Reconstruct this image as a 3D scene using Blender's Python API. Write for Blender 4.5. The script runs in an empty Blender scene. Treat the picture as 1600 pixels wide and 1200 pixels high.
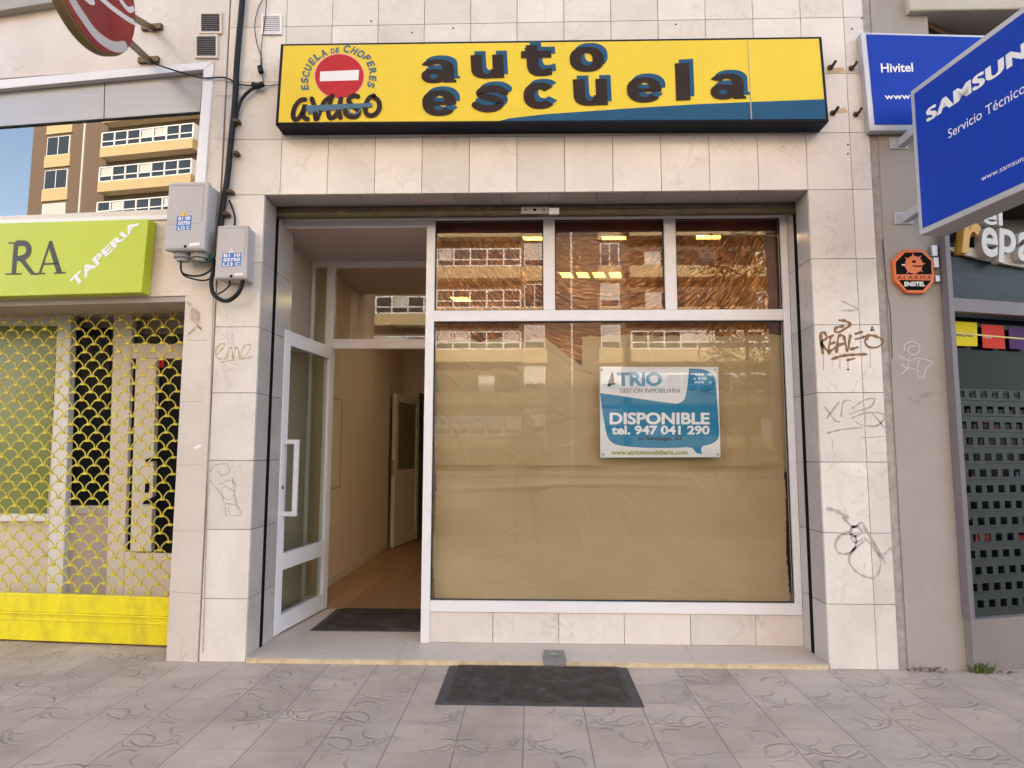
import bpy, math, random
from mathutils import Vector, Matrix
random.seed(7)
R = math.radians
sc = bpy.context.scene
COL = sc.collection

# ------------------------------------------------------------------ camera, sky, sun, exposure
CAM_D, CAM_H, FPX = 4.0, 1.225, 1040.0            # metres to the facade, eye height, focal length in photo pixels
PITCH, YAW, ROLL = R(5.9), R(-1.7), R(.13)
cd = bpy.data.cameras.new("camera"); cam = bpy.data.objects.new("camera", cd); COL.objects.link(cam)
sc.camera = cam
_f = Vector((math.sin(YAW)*math.cos(PITCH), math.cos(YAW)*math.cos(PITCH), math.sin(PITCH)))
_r0 = Vector((math.cos(YAW), -math.sin(YAW), 0)); _u0 = _r0.cross(_f)
_r = _r0*math.cos(ROLL)+_u0*math.sin(ROLL); _u = -_r0*math.sin(ROLL)+_u0*math.cos(ROLL)
CAMP = Vector((0, -CAM_D, CAM_H))
cam.matrix_world = Matrix(((_r.x, _u.x, -_f.x, CAMP.x), (_r.y, _u.y, -_f.y, CAMP.y), (_r.z, _u.z, -_f.z, CAMP.z), (0, 0, 0, 1)))
cd.sensor_width = 36; cd.lens = FPX/1600*36; cd.clip_start = .02; cd.clip_end = 2000

SUN_EL, SUN_AZ = R(27), R(14)                    # sun behind the shop building: the street front lies in its shade
w = bpy.data.worlds.new("World"); sc.world = w; w.use_nodes = True
nt = w.node_tree
sky = nt.nodes.new("ShaderNodeTexSky"); sky.sky_type = 'NISHITA'; sky.sun_disc = False
sky.sun_elevation = SUN_EL; sky.sun_rotation = SUN_AZ; sky.air_density = 1.0; sky.dust_density = 1.3; sky.ozone_density = 1.0
nt.links.new(sky.outputs[0], nt.nodes["Background"].inputs[0]); nt.nodes["Background"].inputs[1].default_value = .15
sl = bpy.data.lights.new("sun", 'SUN'); so = bpy.data.objects.new("sun", sl); COL.objects.link(so)
sl.energy = 3.6; sl.angle = R(.5); sl.color = (1, .93, .82)
sdir = Vector((-math.sin(SUN_AZ)*math.cos(SUN_EL), -math.cos(SUN_AZ)*math.cos(SUN_EL), -math.sin(SUN_EL)))
so.rotation_euler = sdir.to_track_quat('-Z', 'Y').to_euler(); so.location = (0, 10, 40)
vs = sc.view_settings
vs.view_transform = 'Standard'; vs.look = 'None'; vs.exposure = 2.82; vs.gamma = 1
vs.use_white_balance = True; vs.white_balance_temperature = 7400; vs.white_balance_tint = 13
sc.render.engine = 'CYCLES'
sc.cycles.max_bounces = 10; sc.cycles.diffuse_bounces = 5; sc.cycles.glossy_bounces = 4; sc.cycles.transparent_max_bounces = 24
sc.cycles.use_denoising = True
sc.cycles.caustics_reflective = False; sc.cycles.caustics_refractive = False

# ------------------------------------------------------------------ planes of the street front
def ray(px, py): return _f*FPX+_r*(px-800)-_u*(py-600)
class Plane:
    """A vertical surface of the place: p0 a point on it, ang its turn, n its outward side. P(px, py, off) is the point of it (raised by off) on that sight line."""
    def __init__(s, p0, ang=0):
        s.p0 = Vector(p0); s.u = Vector((math.cos(ang), math.sin(ang), 0)); s.n = Vector((math.sin(ang), -math.cos(ang), 0)); s.v = Vector((0, 0, 1))
    def P(s, px, py, off=0):
        d = ray(px, py); p = s.p0+s.n*off
        return CAMP+d*((p-CAMP).dot(s.n)/d.dot(s.n))
    def Q(s, u, z, off=0): return Vector((s.p0.x, s.p0.y, 0))+s.u*u+Vector((0, 0, z))+s.n*off
    def uz(s, px, py, off=0):
        p = s.P(px, py, off)-s.p0; return p.dot(s.u), p.z+s.p0.z
FRONT = Plane((0, 0, 0))
LEFT = Plane((-2.03, 0, 0), R(-5))
RIGHT = Plane((2.495, -.02, 0), R(16))
WIN = .36                                         # depth of the shop window behind the front
DOOR = 1.27

# ------------------------------------------------------------------ mesh helpers
wloc = {}
class MB:
    def __init__(s): s.v = []; s.f = []; s.m = []
    def add(s, vs_, fs, m=0):
        b = len(s.v); s.v += [Vector(q) for q in vs_]; s.f += [tuple(b+i for i in f) for f in fs]; s.m += [m]*len(fs); return s
    def box(s, x0, x1, y0, y1, z0, z1, m=0):
        return s.add([(x0,y0,z0),(x1,y0,z0),(x1,y1,z0),(x0,y1,z0),(x0,y0,z1),(x1,y0,z1),(x1,y1,z1),(x0,y1,z1)],
              [(0,3,2,1),(4,5,6,7),(0,1,5,4),(1,2,6,5),(2,3,7,6),(3,0,4,7)], m)
    def prism(s, pts, back, m=0):
        """polygon pts (counter-clockwise seen from outside) pushed back by the vector back"""
        n = len(pts); a = [Vector(p) for p in pts]; b = [p+back for p in a]
        nn = Vector((0,0,0))
        for i in range(n): nn += a[i].cross(a[(i+1)%n])
        if nn.dot(back) > 0: a.reverse(); b.reverse()
        return s.add(a+b, [tuple(range(n)), tuple(range(2*n-1, n-1, -1))]+[(i, i+n, (i+1)%n+n, (i+1)%n) for i in range(n)], m)
    def px(s, pl, pts, off=0, th=.01, m=0):
        return s.prism([pl.P(x, y, off) for x, y in pts], -pl.n*th, m)
    def uz(s, pl, u0, u1, z0, z1, off=0, th=.01, m=0):
        return s.prism([pl.Q(u0,z0,off), pl.Q(u1,z0,off), pl.Q(u1,z1,off), pl.Q(u0,z1,off)], -pl.n*th, m)
    def bar(s, a, b, w_, h_, up=(0,0,1), m=0):
        a, b = Vector(a), Vector(b); d = (b-a).normalized(); sd = d.cross(Vector(up)).normalized()*w_/2; uu = sd.cross(d).normalized()*h_/2
        q = [a-sd-uu, a+sd-uu, a+sd+uu, a-sd+uu]; return s.prism(q, b-a, m)
    def tube(s, pts, r, n=8, m=0, smooth=6, rend=None):
        P = spline([Vector(p) for p in pts], smooth); rings = []; prev = None
        for i, p in enumerate(P):
            t = (P[min(i+1, len(P)-1)]-P[max(i-1, 0)]).normalized()
            a = t.orthogonal().normalized() if prev is None else (prev-t*prev.dot(t)).normalized()
            prev = a; b = t.cross(a); rr = r if rend is None else r+(rend-r)*i/(len(P)-1)
            rings.append([p+(a*math.cos(2*math.pi*k/n)+b*math.sin(2*math.pi*k/n))*rr for k in range(n)])
        vv = [q for rg in rings for q in rg]
        ff = [(i*n+k, i*n+(k+1)%n, (i+1)*n+(k+1)%n, (i+1)*n+k) for i in range(len(P)-1) for k in range(n)]
        ff += [tuple(range(n-1, -1, -1)), tuple((len(P)-1)*n+k for k in range(n))]
        return s.add(vv, ff, m)
    def disc(s, c, n_, r, th, seg=24, m=0, sq=1):
        n_ = Vector(n_).normalized(); a = n_.orthogonal().normalized()
        if abs(n_.z) < .9: a = Vector((0,0,1)).cross(n_).normalized()
        b = n_.cross(a)
        return s.prism([Vector(c)+a*math.cos(2*math.pi*k/seg)*r+b*math.sin(2*math.pi*k/seg)*r*sq for k in range(seg)], -n_*th, m)
    def stroke(s, P3, w_, nrm, m=0, wob=0):
        """flat painted line of width w_ through the points P3, facing nrm"""
        n = len(P3); vv = []; w0 = w_
        for i, p in enumerate(P3):
            t = (P3[min(i+1, n-1)]-P3[max(i-1, 0)]).normalized(); w_ = w0*(1+wob*math.sin(i*.55+p.x*90)); sd = Vector(nrm).cross(t).normalized()*w_/2
            vv += [p-sd, p+sd]
        s.add(vv, [(2*i, 2*i+2, 2*i+3, 2*i+1) for i in range(n-1)], m)
        for p, d in ((P3[0], 0), (P3[-1], 0)):          # round ends
            a = Vector(nrm).orthogonal().normalized(); b = Vector(nrm).cross(a)
            s.add([p+Vector(nrm)*.0002+(a*math.cos(k*math.pi/4)+b*math.sin(k*math.pi/4))*w_/2 for k in range(8)], [tuple(range(8))], m)
        return s
    def stroke_px(s, pl, pts, w_, off=.002, m=0, sm=6):
        return s.stroke(spline([pl.P(x, y, off) for x, y in pts], sm), w_, pl.n, m, .38 if off == .0006 else 0)
    def build(s, name, mats, parent=None, smooth=False, bevel=0, **props):
        me = bpy.data.meshes.new(name)
        lo = [min(p[i] for p in s.v) for i in range(3)]; hi = [max(p[i] for p in s.v) for i in range(3)]
        c = Vector(((lo[0]+hi[0])/2, (lo[1]+hi[1])/2, lo[2]))
        me.from_pydata([p-c for p in s.v], [], s.f); me.update()
        for m_ in (mats if isinstance(mats, (list, tuple)) else [mats]): me.materials.append(m_)
        for p, mi in zip(me.polygons, s.m): p.material_index = mi; p.use_smooth = smooth
        o = bpy.data.objects.new(name, me); COL.objects.link(o)
        if parent is not None:
            o.parent = parent; o.location = c-wloc[parent.name]
        else: o.location = c
        wloc[o.name] = c
        if bevel:
            b = o.modifiers.new("edge", 'BEVEL'); b.width = bevel; b.segments = 2; b.limit_method = 'ANGLE'; b.angle_limit = R(40)
        for k, v in props.items(): o[k] = v
        return o
def spline(P, k):
    if k <= 1 or len(P) < 3: return list(P)
    out = []
    for i in range(len(P)-1):
        a, b, c, d = P[max(i-1, 0)], P[i], P[i+1], P[min(i+2, len(P)-1)]
        for j in range(k):
            t = j/k
            out.append(.5*((2*b)+(c-a)*t+(2*a-5*b+4*c-d)*t*t+(-a+3*b-3*c+d)*t*t*t))
    return out+[P[-1]]
def tag(o, label, cat, group=None, kind=None):
    o['label'] = label; o['category'] = cat
    if group: o['group'] = group
    if kind: o['kind'] = kind
    return o
def thing(name, label, cat, loc=(0,0,0), group=None):
    o = bpy.data.objects.new(name, None); COL.objects.link(o); o.location = loc; wloc[o.name] = Vector(loc); o.empty_display_size = .1
    return tag(o, label, cat, group)

# lettering: outlines of the built-in font, filled, then laid into a four-cornered patch
def glyphs(txt, bold=0, shear=0, spacing=1):
    cu = bpy.data.curves.new("t", 'FONT'); cu.body = txt; cu.offset = bold; cu.shear = shear; cu.space_character = spacing; cu.resolution_u = 4
    ob = bpy.data.objects.new("t", cu); COL.objects.link(ob)
    dg = bpy.context.evaluated_depsgraph_get(); me = bpy.data.meshes.new_from_object(ob.evaluated_get(dg))
    v = [Vector(q.co) for q in me.vertices]; f = [tuple(p.vertices) for p in me.polygons]
    bpy.data.objects.remove(ob); bpy.data.meshes.remove(me); bpy.data.curves.remove(cu)
    x0, x1 = min(q.x for q in v), max(q.x for q in v); y0, y1 = min(q.y for q in v), max(q.y for q in v)
    return [((q.x-x0)/(x1-x0), (q.y-y0)/(y1-y0)) for q in v], f
def put(mb, txt, pl, quad, off=.002, m=0, th=0, bold=0, shear=0, spacing=1):
    """quad: photo pixels of the lettering's lower left, lower right, upper right, upper left corners on the plane pl"""
    v, f = glyphs(txt, bold, shear, spacing)
    a, b, c, d = [pl.P(x, y, off) for x, y in quad]
    pt = [(a*(1-s)*(1-t)+b*s*(1-t)+c*s*t+d*(1-s)*t) for s, t in v]
    def up(fc):
        q = [pt[i] for i in fc]; n = (q[1]-q[0]).cross(q[2]-q[0]); return fc if n.dot(pl.n) > 0 else fc[::-1]
    ff = [up(x) for x in f]
    if not th: return mb.add(pt, ff, m)
    mb.add(pt, ff, m)
    cnt = {}
    for x in ff:
        for i in range(len(x)): cnt[(x[i], x[(i+1)%len(x)])] = 1
    nb = len(pt); sides = [(i, i+nb, j+nb, j) for (i, j) in cnt if (j, i) not in cnt]
    return mb.add(pt+[p-pl.n*th for p in pt], [s_ for s_ in sides]+[tuple(i+nb for i in x[::-1]) for x in ff], m)
def rect(x0, y0, x1, y1): return [(x0, y1), (x1, y1), (x1, y0), (x0, y0)]

# ------------------------------------------------------------------ materials
def M(name, col, rough=.5, var=.0, scale=6, bump=0, bscale=40, metal=0, spec=.5, emit=0, dirt=None, dscale=2, damt=.3, stretch=(1,1,1), coat=0, island=0):
    m = bpy.data.materials.new(name); m.use_nodes = True; t = m.node_tree; N = t.nodes; L = t.links
    b = N["Principled BSDF"]
    b.inputs["Base Color"].default_value = (*col, 1); b.inputs["Roughness"].default_value = rough
    b.inputs["Metallic"].default_value = metal; b.inputs["Specular IOR Level"].default_value = spec; b.inputs["Coat Weight"].default_value = coat
    if emit: b.inputs["Emission Color"].default_value = (*col, 1); b.inputs["Emission Strength"].default_value = emit
    geo = N.new("ShaderNodeNewGeometry"); mp = N.new("ShaderNodeMapping"); mp.inputs["Scale"].default_value = stretch
    L.new(geo.outputs["Position"], mp.inputs[0]); out = None
    def mix(fac, a, bcol, mode='MIX'):
        x = N.new("ShaderNodeMix"); x.data_type = 'RGBA'; x.blend_type = mode
        if isinstance(fac, float): x.inputs[0].default_value = fac
        else: L.new(fac, x.inputs[0])
        for sk, v in ((x.inputs[6], a), (x.inputs[7], bcol)):
            if isinstance(v, tuple): sk.default_value = (*v, 1)
            else: L.new(v, sk)
        return x.outputs[2]
    def noise(sc_, det=5, rg=.6):
        n = N.new("ShaderNodeTexNoise"); n.inputs["Scale"].default_value = sc_; n.inputs["Detail"].default_value = det; n.inputs["Roughness"].default_value = rg
        L.new(mp.outputs[0], n.inputs["Vector"]); return n.outputs["Fac"]
    def rng(sk, a, b_, c, d):
        n = N.new("ShaderNodeMapRange"); n.inputs[1].default_value = a; n.inputs[2].default_value = b_; n.inputs[3].default_value = c; n.inputs[4].default_value = d
        L.new(sk, n.inputs[0]); return n.outputs[0]
    c = tuple(col)
    if var:
        g = rng(noise(scale), .3, .7, 1-var, 1+var)
        cc = N.new("ShaderNodeCombineColor"); [L.new(g, cc.inputs[i]) for i in range(3)]
        c = mix(1.0, c, cc.outputs[0], 'MULTIPLY')
    if island:
        g = rng(geo.outputs["Random Per Island"], 0, 1, 1-island, 1+island*.4)
        cc = N.new("ShaderNodeCombineColor"); [L.new(g, cc.inputs[i]) for i in range(3)]
        c = mix(1.0, c, cc.outputs[0], 'MULTIPLY')
    if dirt:
        f = rng(noise(dscale, 8, .7), .48, .75, 0, damt); c = mix(f, c, dirt)
    if not isinstance(c, tuple): L.new(c, b.inputs["Base Color"])
    if bump:
        bn = N.new("ShaderNodeBump"); bn.inputs["Strength"].default_value = bump; bn.inputs["Distance"].default_value = .01
        L.new(noise(bscale), bn.inputs["Height"]); L.new(bn.outputs[0], b.inputs["Normal"])
    m["h"] = 1
    m_h[m.name] = (t, N, L, b, mp, mix, noise, rng, c)
    return m
m_h = {}

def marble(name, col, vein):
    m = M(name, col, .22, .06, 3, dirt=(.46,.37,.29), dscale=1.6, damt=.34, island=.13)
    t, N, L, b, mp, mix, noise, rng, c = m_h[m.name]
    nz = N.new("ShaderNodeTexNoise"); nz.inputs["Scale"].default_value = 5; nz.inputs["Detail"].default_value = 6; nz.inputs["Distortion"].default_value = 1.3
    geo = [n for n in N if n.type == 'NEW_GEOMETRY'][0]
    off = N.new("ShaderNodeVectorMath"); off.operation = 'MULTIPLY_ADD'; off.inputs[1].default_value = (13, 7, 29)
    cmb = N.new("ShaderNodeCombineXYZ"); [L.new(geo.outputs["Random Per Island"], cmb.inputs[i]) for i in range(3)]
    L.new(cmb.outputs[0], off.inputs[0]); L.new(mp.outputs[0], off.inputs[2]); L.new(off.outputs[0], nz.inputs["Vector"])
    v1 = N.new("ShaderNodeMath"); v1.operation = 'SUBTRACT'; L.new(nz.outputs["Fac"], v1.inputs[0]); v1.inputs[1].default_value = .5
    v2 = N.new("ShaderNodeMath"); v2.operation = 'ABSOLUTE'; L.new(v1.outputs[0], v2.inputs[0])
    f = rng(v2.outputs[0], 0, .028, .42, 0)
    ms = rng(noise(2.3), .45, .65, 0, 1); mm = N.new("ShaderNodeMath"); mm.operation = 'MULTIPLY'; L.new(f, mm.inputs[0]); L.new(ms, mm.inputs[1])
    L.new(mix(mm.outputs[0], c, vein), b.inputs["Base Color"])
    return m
TILE = marble("cream_marble", (.72,.635,.565), (.40,.32,.26))
TILE2 = marble("pink_marble", (.64,.545,.47), (.38,.29,.23))
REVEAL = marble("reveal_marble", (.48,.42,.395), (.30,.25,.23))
GROUT = M("grout", (.34,.275,.23), .9)
STEP = M("threshold_stone", (.57,.455,.365), .5, .08, 5, .05, 60, dirt=(.24,.2,.17), dscale=5, damt=.4)
STEPEDGE = M("worn_stone_edge", (.62,.47,.28), .7, .15, 20, .2, 80, dirt=(.3,.18,.1), dscale=12, damt=.6)
ALU = M("white_lacquered_aluminium", (.78,.73,.72), .35, .02, 8, dirt=(.5,.45,.4), dscale=6, damt=.15)
ALUG = M("grey_aluminium", (.48,.47,.49), .4, .04, 6, metal=.3)
STEEL = M("scuffed_steel", (.36,.34,.33), .42, .12, 30, metal=.8)
RUBBER = M("black_rubber", (.016,.016,.018), .6, .2, 30)
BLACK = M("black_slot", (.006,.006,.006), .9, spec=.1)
CABLE = M("black_cable", (.009,.009,.010), .6, .3, 40, spec=.3)
OLIVE = M("tarnished_brass_rail", (.12,.095,.06), .45, .25, 14, metal=.5)
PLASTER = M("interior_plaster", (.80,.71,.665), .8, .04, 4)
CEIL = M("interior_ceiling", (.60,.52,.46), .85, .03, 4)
DARKIN = M("unlit_interior", (.05,.04,.035), .9)  # near-black stands for rooms and openings left unlit
REDBROWN = M("red_brown_board", (.16,.035,.02), .6, .15, 5)
CONCRETE = M("painted_grey_render", (.345,.292,.256), .75, .05, 3, .12, 90, dirt=(.2,.17,.15), dscale=2.2, damt=.3)
STRIPG = M("joint_render", (.36,.31,.275), .85, .2, 20, .4, 60)
BEIGE = M("beige_upper_render", (.50,.44,.36), .8, .05, 3, .1, 60)

def wood():
    m = M("laminate_floor", (.40,.225,.125), .30, .22, 5, stretch=(12, 1.2, 1), island=.28); return m
WOOD = wood()

def glass(name, ior=1.5, tint=(1,1,1), refl=1.0, add=0.0):
    m = bpy.data.materials.new(name); m.use_nodes = True; t = m.node_tree; N = t.nodes; L = t.links
    N.remove(N["Principled BSDF"]); o = N["Material Output"]
    tr = N.new("ShaderNodeBsdfTransparent"); tr.inputs[0].default_value = (*tint, 1)
    gl = N.new("ShaderNodeBsdfGlossy"); gl.inputs["Roughness"].default_value = 0.0
    fr = N.new("ShaderNodeFresnel"); ge = N.new("ShaderNodeNewGeometry"); iv = N.new("ShaderNodeMapRange")     # the same reflection from both sides of the pane
    iv.inputs[3].default_value = ior; iv.inputs[4].default_value = 1/ior; L.new(ge.outputs["Backfacing"], iv.inputs[0]); L.new(iv.outputs[0], fr.inputs[0])
    ad = N.new("ShaderNodeMath"); ad.operation = 'MULTIPLY_ADD'; ad.inputs[1].default_value = refl; ad.inputs[2].default_value = add; ad.use_clamp = True
    L.new(fr.outputs[0], ad.inputs[0])
    mx = N.new("ShaderNodeMixShader"); L.new(ad.outputs[0], mx.inputs[0]); L.new(tr.outputs[0], mx.inputs[1]); L.new(gl.outputs[0], mx.inputs[2])
    L.new(mx.outputs[0], o.inputs[0]); return m
GLASS = glass("window_glass", 1.5, (.98,.985,.98), 1.05)
DGLASS = glass("door_glass", 1.5, (.87,.89,.84), .8)
MIRROR = glass("solar_film_glass", 1.5, (.02,.02,.02), 1.0, .16)

def film():
    m = bpy.data.materials.new("bronze_cellophane"); m.use_nodes = True; t = m.node_tree; N = t.nodes; L = t.links
    b = N["Principled BSDF"]; o = N["Material Output"]
    b.inputs["Base Color"].default_value = (.56,.22,.075, 1); b.inputs["Metallic"].default_value = .5; b.inputs["Roughness"].default_value = .2
    tr = N.new("ShaderNodeBsdfTransparent"); tr.inputs[0].default_value = (.85,.60,.24, 1)
    mx = N.new("ShaderNodeMixShader"); mx.inputs[0].default_value = .80
    L.new(tr.outputs[0], mx.inputs[1]); L.new(b.outputs[0], mx.inputs[2]); L.new(mx.outputs[0], o.inputs[0])
    geo = N.new("ShaderNodeNewGeometry"); sx = N.new("ShaderNodeSeparateXYZ"); L.new(geo.outputs["Position"], sx.inputs[0])
    an = N.new("ShaderNodeMapRange"); an.inputs[1].default_value = -.7; an.inputs[2].default_value = 1.6; an.inputs[3].default_value = -.95; an.inputs[4].default_value = .9; L.new(sx.outputs[0], an.inputs[0])
    vr = N.new("ShaderNodeVectorRotate"); vr.rotation_type = 'Y_AXIS'; vr.inputs["Center"].default_value = (.45, 0, 2.4); L.new(geo.outputs["Position"], vr.inputs["Vector"]); L.new(an.outputs[0], vr.inputs["Angle"])
    mp = N.new("ShaderNodeMapping"); mp.inputs["Scale"].default_value = (1.6, 1, 5); L.new(vr.outputs[0], mp.inputs[0])
    v = N.new("ShaderNodeTexNoise"); v.inputs["Scale"].default_value = 1.7; v.inputs["Detail"].default_value = 2.5; v.inputs["Distortion"].default_value = 2.2; L.new(mp.outputs[0], v.inputs["Vector"])
    vo = N.new("ShaderNodeTexVoronoi"); vo.inputs["Scale"].default_value = 9; L.new(mp.outputs[0], vo.inputs["Vector"])
    ad = N.new("ShaderNodeMath"); ad.operation = 'MULTIPLY_ADD'; L.new(vo.outputs["Distance"], ad.inputs[0]); ad.inputs[1].default_value = .35; L.new(v.outputs["Fac"], ad.inputs[2])
    bn = N.new("ShaderNodeBump"); bn.inputs["Strength"].default_value = 1; bn.inputs["Distance"].default_value = .065; L.new(ad.outputs[0], bn.inputs["Height"]); L.new(bn.outputs[0], b.inputs["Normal"])
    return m
FILM = film()
KRAFT = M("kraft_paper", (.425,.292,.148), .62, .05, 4, .12, 40, stretch=(1, 1, 2.2), spec=.35, dirt=(.39,.25,.11), dscale=1.3, damt=.3)
YEL = M("sign_yellow_acrylic", (.82,.56,.045), .45, .03, 2, spec=.25)
NAVY = M("sign_navy_case", (.009,.010,.019), .5, .2, 10, spec=.15)
TEAL = M("sign_petrol_blue", (.012,.085,.16), .5, .06, 6, spec=.15)
BROWN = M("sign_brown_vinyl", (.036,.021,.017), .55, .15, 12, spec=.12)
RED = M("sign_red_vinyl", (.52,.022,.028), .5, .05, 5, spec=.2)
WHITE = M("white_vinyl", (.80,.76,.74), .4)
PINKISH = M("pale_red_rim", (.8,.42,.28), .4)
LIME = M("lime_sign_panel", (.47,.53,.022), .38, .04, 3)
LIMED = M("dark_grey_lettering", (.035,.035,.03), .5)
LATTICE = M("yellow_painted_steel", (.62,.50,.03), .42, .12, 20, dirt=(.2,.13,.03), dscale=9, damt=.5)
LATRAIL = M("bright_yellow_rail", (.78,.64,.012), .42, .10, 5, .1, 30, dirt=(.22,.16,.04), dscale=6, damt=.55, stretch=(1,1,.5))
SBLUE = M("blue_sign_panel", (.004,.044,.36), .45, .05, 3, spec=.12)
GREENG = M("green_window_film", (.17,.19,.03), .3, .12, 3, spec=.6)
CREAMP = M("cream_paint", (.66,.56,.47), .6, .05, 4, .05, 40, dirt=(.45,.36,.28), dscale=2, damt=.25)
GREYP = M("taupe_paint", (.40,.33,.30), .6, .05, 4)
DKGLASS = M("dark_shop_glass", (.008,.010,.011), .10, .1, 4, spec=.07)
BOXG = M("grey_meter_plastic", (.47,.42,.40), .5, .03, 6, dirt=(.3,.26,.25), dscale=5, damt=.25)
STICK = M("blue_sticker", (.035,.16,.46), .5)
AMBER = M("amber_sticker", (.75,.50,.05), .5)
PAVE = None

def pavement_mat():
    m = M("patterned_paving_tiles", (.45,.33,.25), .7, .18, 2.2, dirt=(.55,.45,.38), dscale=.9, damt=.6)
    t, N, L, b, mp, mix, noise, rng, c = m_h[m.name]
    geo = [n for n in N if n.type == 'NEW_GEOMETRY'][0]
    def mth(op, a, b_=None, cl=False):
        n = N.new("ShaderNodeMath"); n.operation = op; n.use_clamp = cl
        for i, v in enumerate((a, b_)):
            if v is None: continue
            if isinstance(v, (int, float)): n.inputs[i].default_value = v
            else: L.new(v, n.inputs[i])
        return n.outputs[0]
    sp = N.new("ShaderNodeSeparateXYZ"); L.new(geo.outputs["Position"], sp.inputs[0])
    S = .285
    x = mth('ADD', mth('DIVIDE', sp.outputs[0], S), 100.13); y = mth('ADD', mth('DIVIDE', sp.outputs[1], S), 100.0)
    wob = mth('MULTIPLY', mth('SUBTRACT', noise(6, 2), .5), .2)
    ix, iy = mth('FLOOR', x), mth('FLOOR', y); fx, fy = mth('SUBTRACT', x, ix), mth('SUBTRACT', y, iy)
    cm = N.new("ShaderNodeCombineXYZ"); L.new(ix, cm.inputs[0]); L.new(iy, cm.inputs[1])
    wn = N.new("ShaderNodeTexWhiteNoise"); wn.noise_dimensions = '2D'; L.new(cm.outputs[0], wn.inputs["Vector"])
    jx = mth('MINIMUM', fx, mth('SUBTRACT', 1, fx)); jy = mth('MINIMUM', fy, mth('SUBTRACT', 1, fy))
    joint = mth('MAXIMUM', mth('LESS_THAN', jx, .010), mth('MULTIPLY', mth('LESS_THAN', jy, .008), .45))
    # flip the cell's own pattern so that neighbours differ
    flip = mth('GREATER_THAN', wn.outputs["Value"], .5)
    gx = mth('ABSOLUTE', mth('SUBTRACT', flip, fx))
    curl = None
    nz = noise(5, 3); gate = rng(noise(3.2, 3), .44, .60, 0, 1)
    for cx, cy, r, th_ in ((.18,.2,.30,.9), (.20,.2,.12,3.6), (.78,.72,.26,4.2), (.62,.30,.10,5.5), (.30,.80,.17,2.2), (1.0,.35,.2,3.0), (.5,.5,.42,5.2)):
        d = mth('SQRT', mth('ADD', mth('POWER', mth('ABSOLUTE', mth('ADD', mth('SUBTRACT', gx, cx), wob)), 2), mth('POWER', mth('ABSOLUTE', mth('SUBTRACT', fy, cy)), 2)))
        k = rng(mth('ABSOLUTE', mth('SUBTRACT', d, r)), .004, .04, 1, 0)
        half = rng(mth('ADD', mth('MULTIPLY', mth('SUBTRACT', gx, cx), math.cos(th_)), mth('MULTIPLY', mth('SUBTRACT', fy, cy), math.sin(th_))), -.02, .05, 0, 1); k = mth('MULTIPLY', k, half)
        curl = k if curl is None else mth('MAXIMUM', curl, k)
    curl = mth('MULTIPLY', curl, gate)
    toneg = rng(wn.outputs["Value"], 0, 1, .90, 1.06); cc = N.new("ShaderNodeCombineColor"); [L.new(toneg, cc.inputs[i]) for i in range(3)]
    c2 = mix(1.0, c, cc.outputs[0], 'MULTIPLY')
    c3 = mix(mth('MULTIPLY', curl, .27), c2, (.12,.085,.065)); c4 = mix(mth('MULTIPLY', joint, .55), c3, (.07,.055,.048))
    L.new(c4, b.inputs["Base Color"])
    h = mth('SUBTRACT', mth('MULTIPLY', noise(60, 3), .15), mth('MULTIPLY', mth('MAXIMUM', curl, joint), 1.0))
    bn = N.new("ShaderNodeBump"); bn.inputs["Strength"].default_value = .8; bn.inputs["Distance"].default_value = .008; L.new(h, bn.inputs["Height"]); L.new(bn.outputs[0], b.inputs["Normal"])
    return m

# ------------------------------------------------------------------ ground
MB().box(-90, 90, -60, 1.0, -.5, -.14).build("road", M("asphalt", (.05,.05,.052), .85, .15, 3, .3, 120), kind="structure")
MB().box(-60, 60, -5.2, 1.3, -.139, 0).build("pavement", pavement_mat(), kind="structure")
MB().box(-90, 90, -44, -33, -.139, .0).build("far_pavement", M("plain_paving", (.3,.28,.26), .8, .1, 3), kind="structure")

# ------------------------------------------------------------------ the shop building in the middle
shop = thing("shop_building", "cream marble tiled building front with vacant driving school premises, open white door and papered window", "building", (0, .2, 0))
XL, XR, ZT = -1.68, 1.70, 2.838                    # the opening
def slabs(mb, rects, th=.018, gap=.0018, y=0):
    for (x0, x1, z0, z1) in rects: mb.box(x0+gap, x1-gap, y, y+th, z0+gap, z1-gap)
def zpx(py, px=1320): return FRONT.P(px, py)[2]
pj = [0, .10]+[zpx(y) for y in (944, 832.7, 722, 613.5, 507.5, 404)]+[ZT]   # courses of the pillars
pj[1] = .0
pj = [0]+pj[2:]
up = [ZT, zpx(207), zpx(115), zpx(27), zpx(27)+.36, zpx(27)+.72, zpx(27)+1.08]
mb = MB(); rc = []
xs_r = [XR, FRONT.P(1348, 600)[0], 2.09]
for a, b in zip(pj, pj[1:]):
    rc += [(xs_r[0], xs_r[1], a, b), (xs_r[1], xs_r[2], a, b), (-1.955, XL, a, b)]
xs = [XR-.2985*k for k in range(0, 12)][::-1]
for a, b in zip(up, up[1:]):
    for x0, x1 in zip(xs, xs[1:]): rc.append((max(x0, -1.955), x1, a, b))
    rc += [(-1.955, xs[0], a, b)] if xs[0] > -1.955+.03 else []
    rc += [(xs_r[0], xs_r[1], a, b), (xs_r[1], xs_r[2], a, b)]
slabs(mb, rc); mb.build("facade_cladding", TILE, shop)
mb = MB(); rc = []
for a, b in zip(up, up[1:]): pass
bx = [FRONT.P(x, 985, -WIN)[0] for x in (668, 770, 873, 975.5, 1079, 1181)]+[XR]
slabs(mb, [(a, b, .025, .215) for a, b in zip(bx, bx[1:])], y=WIN); mb.build("window_plinth", TILE, shop)
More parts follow.
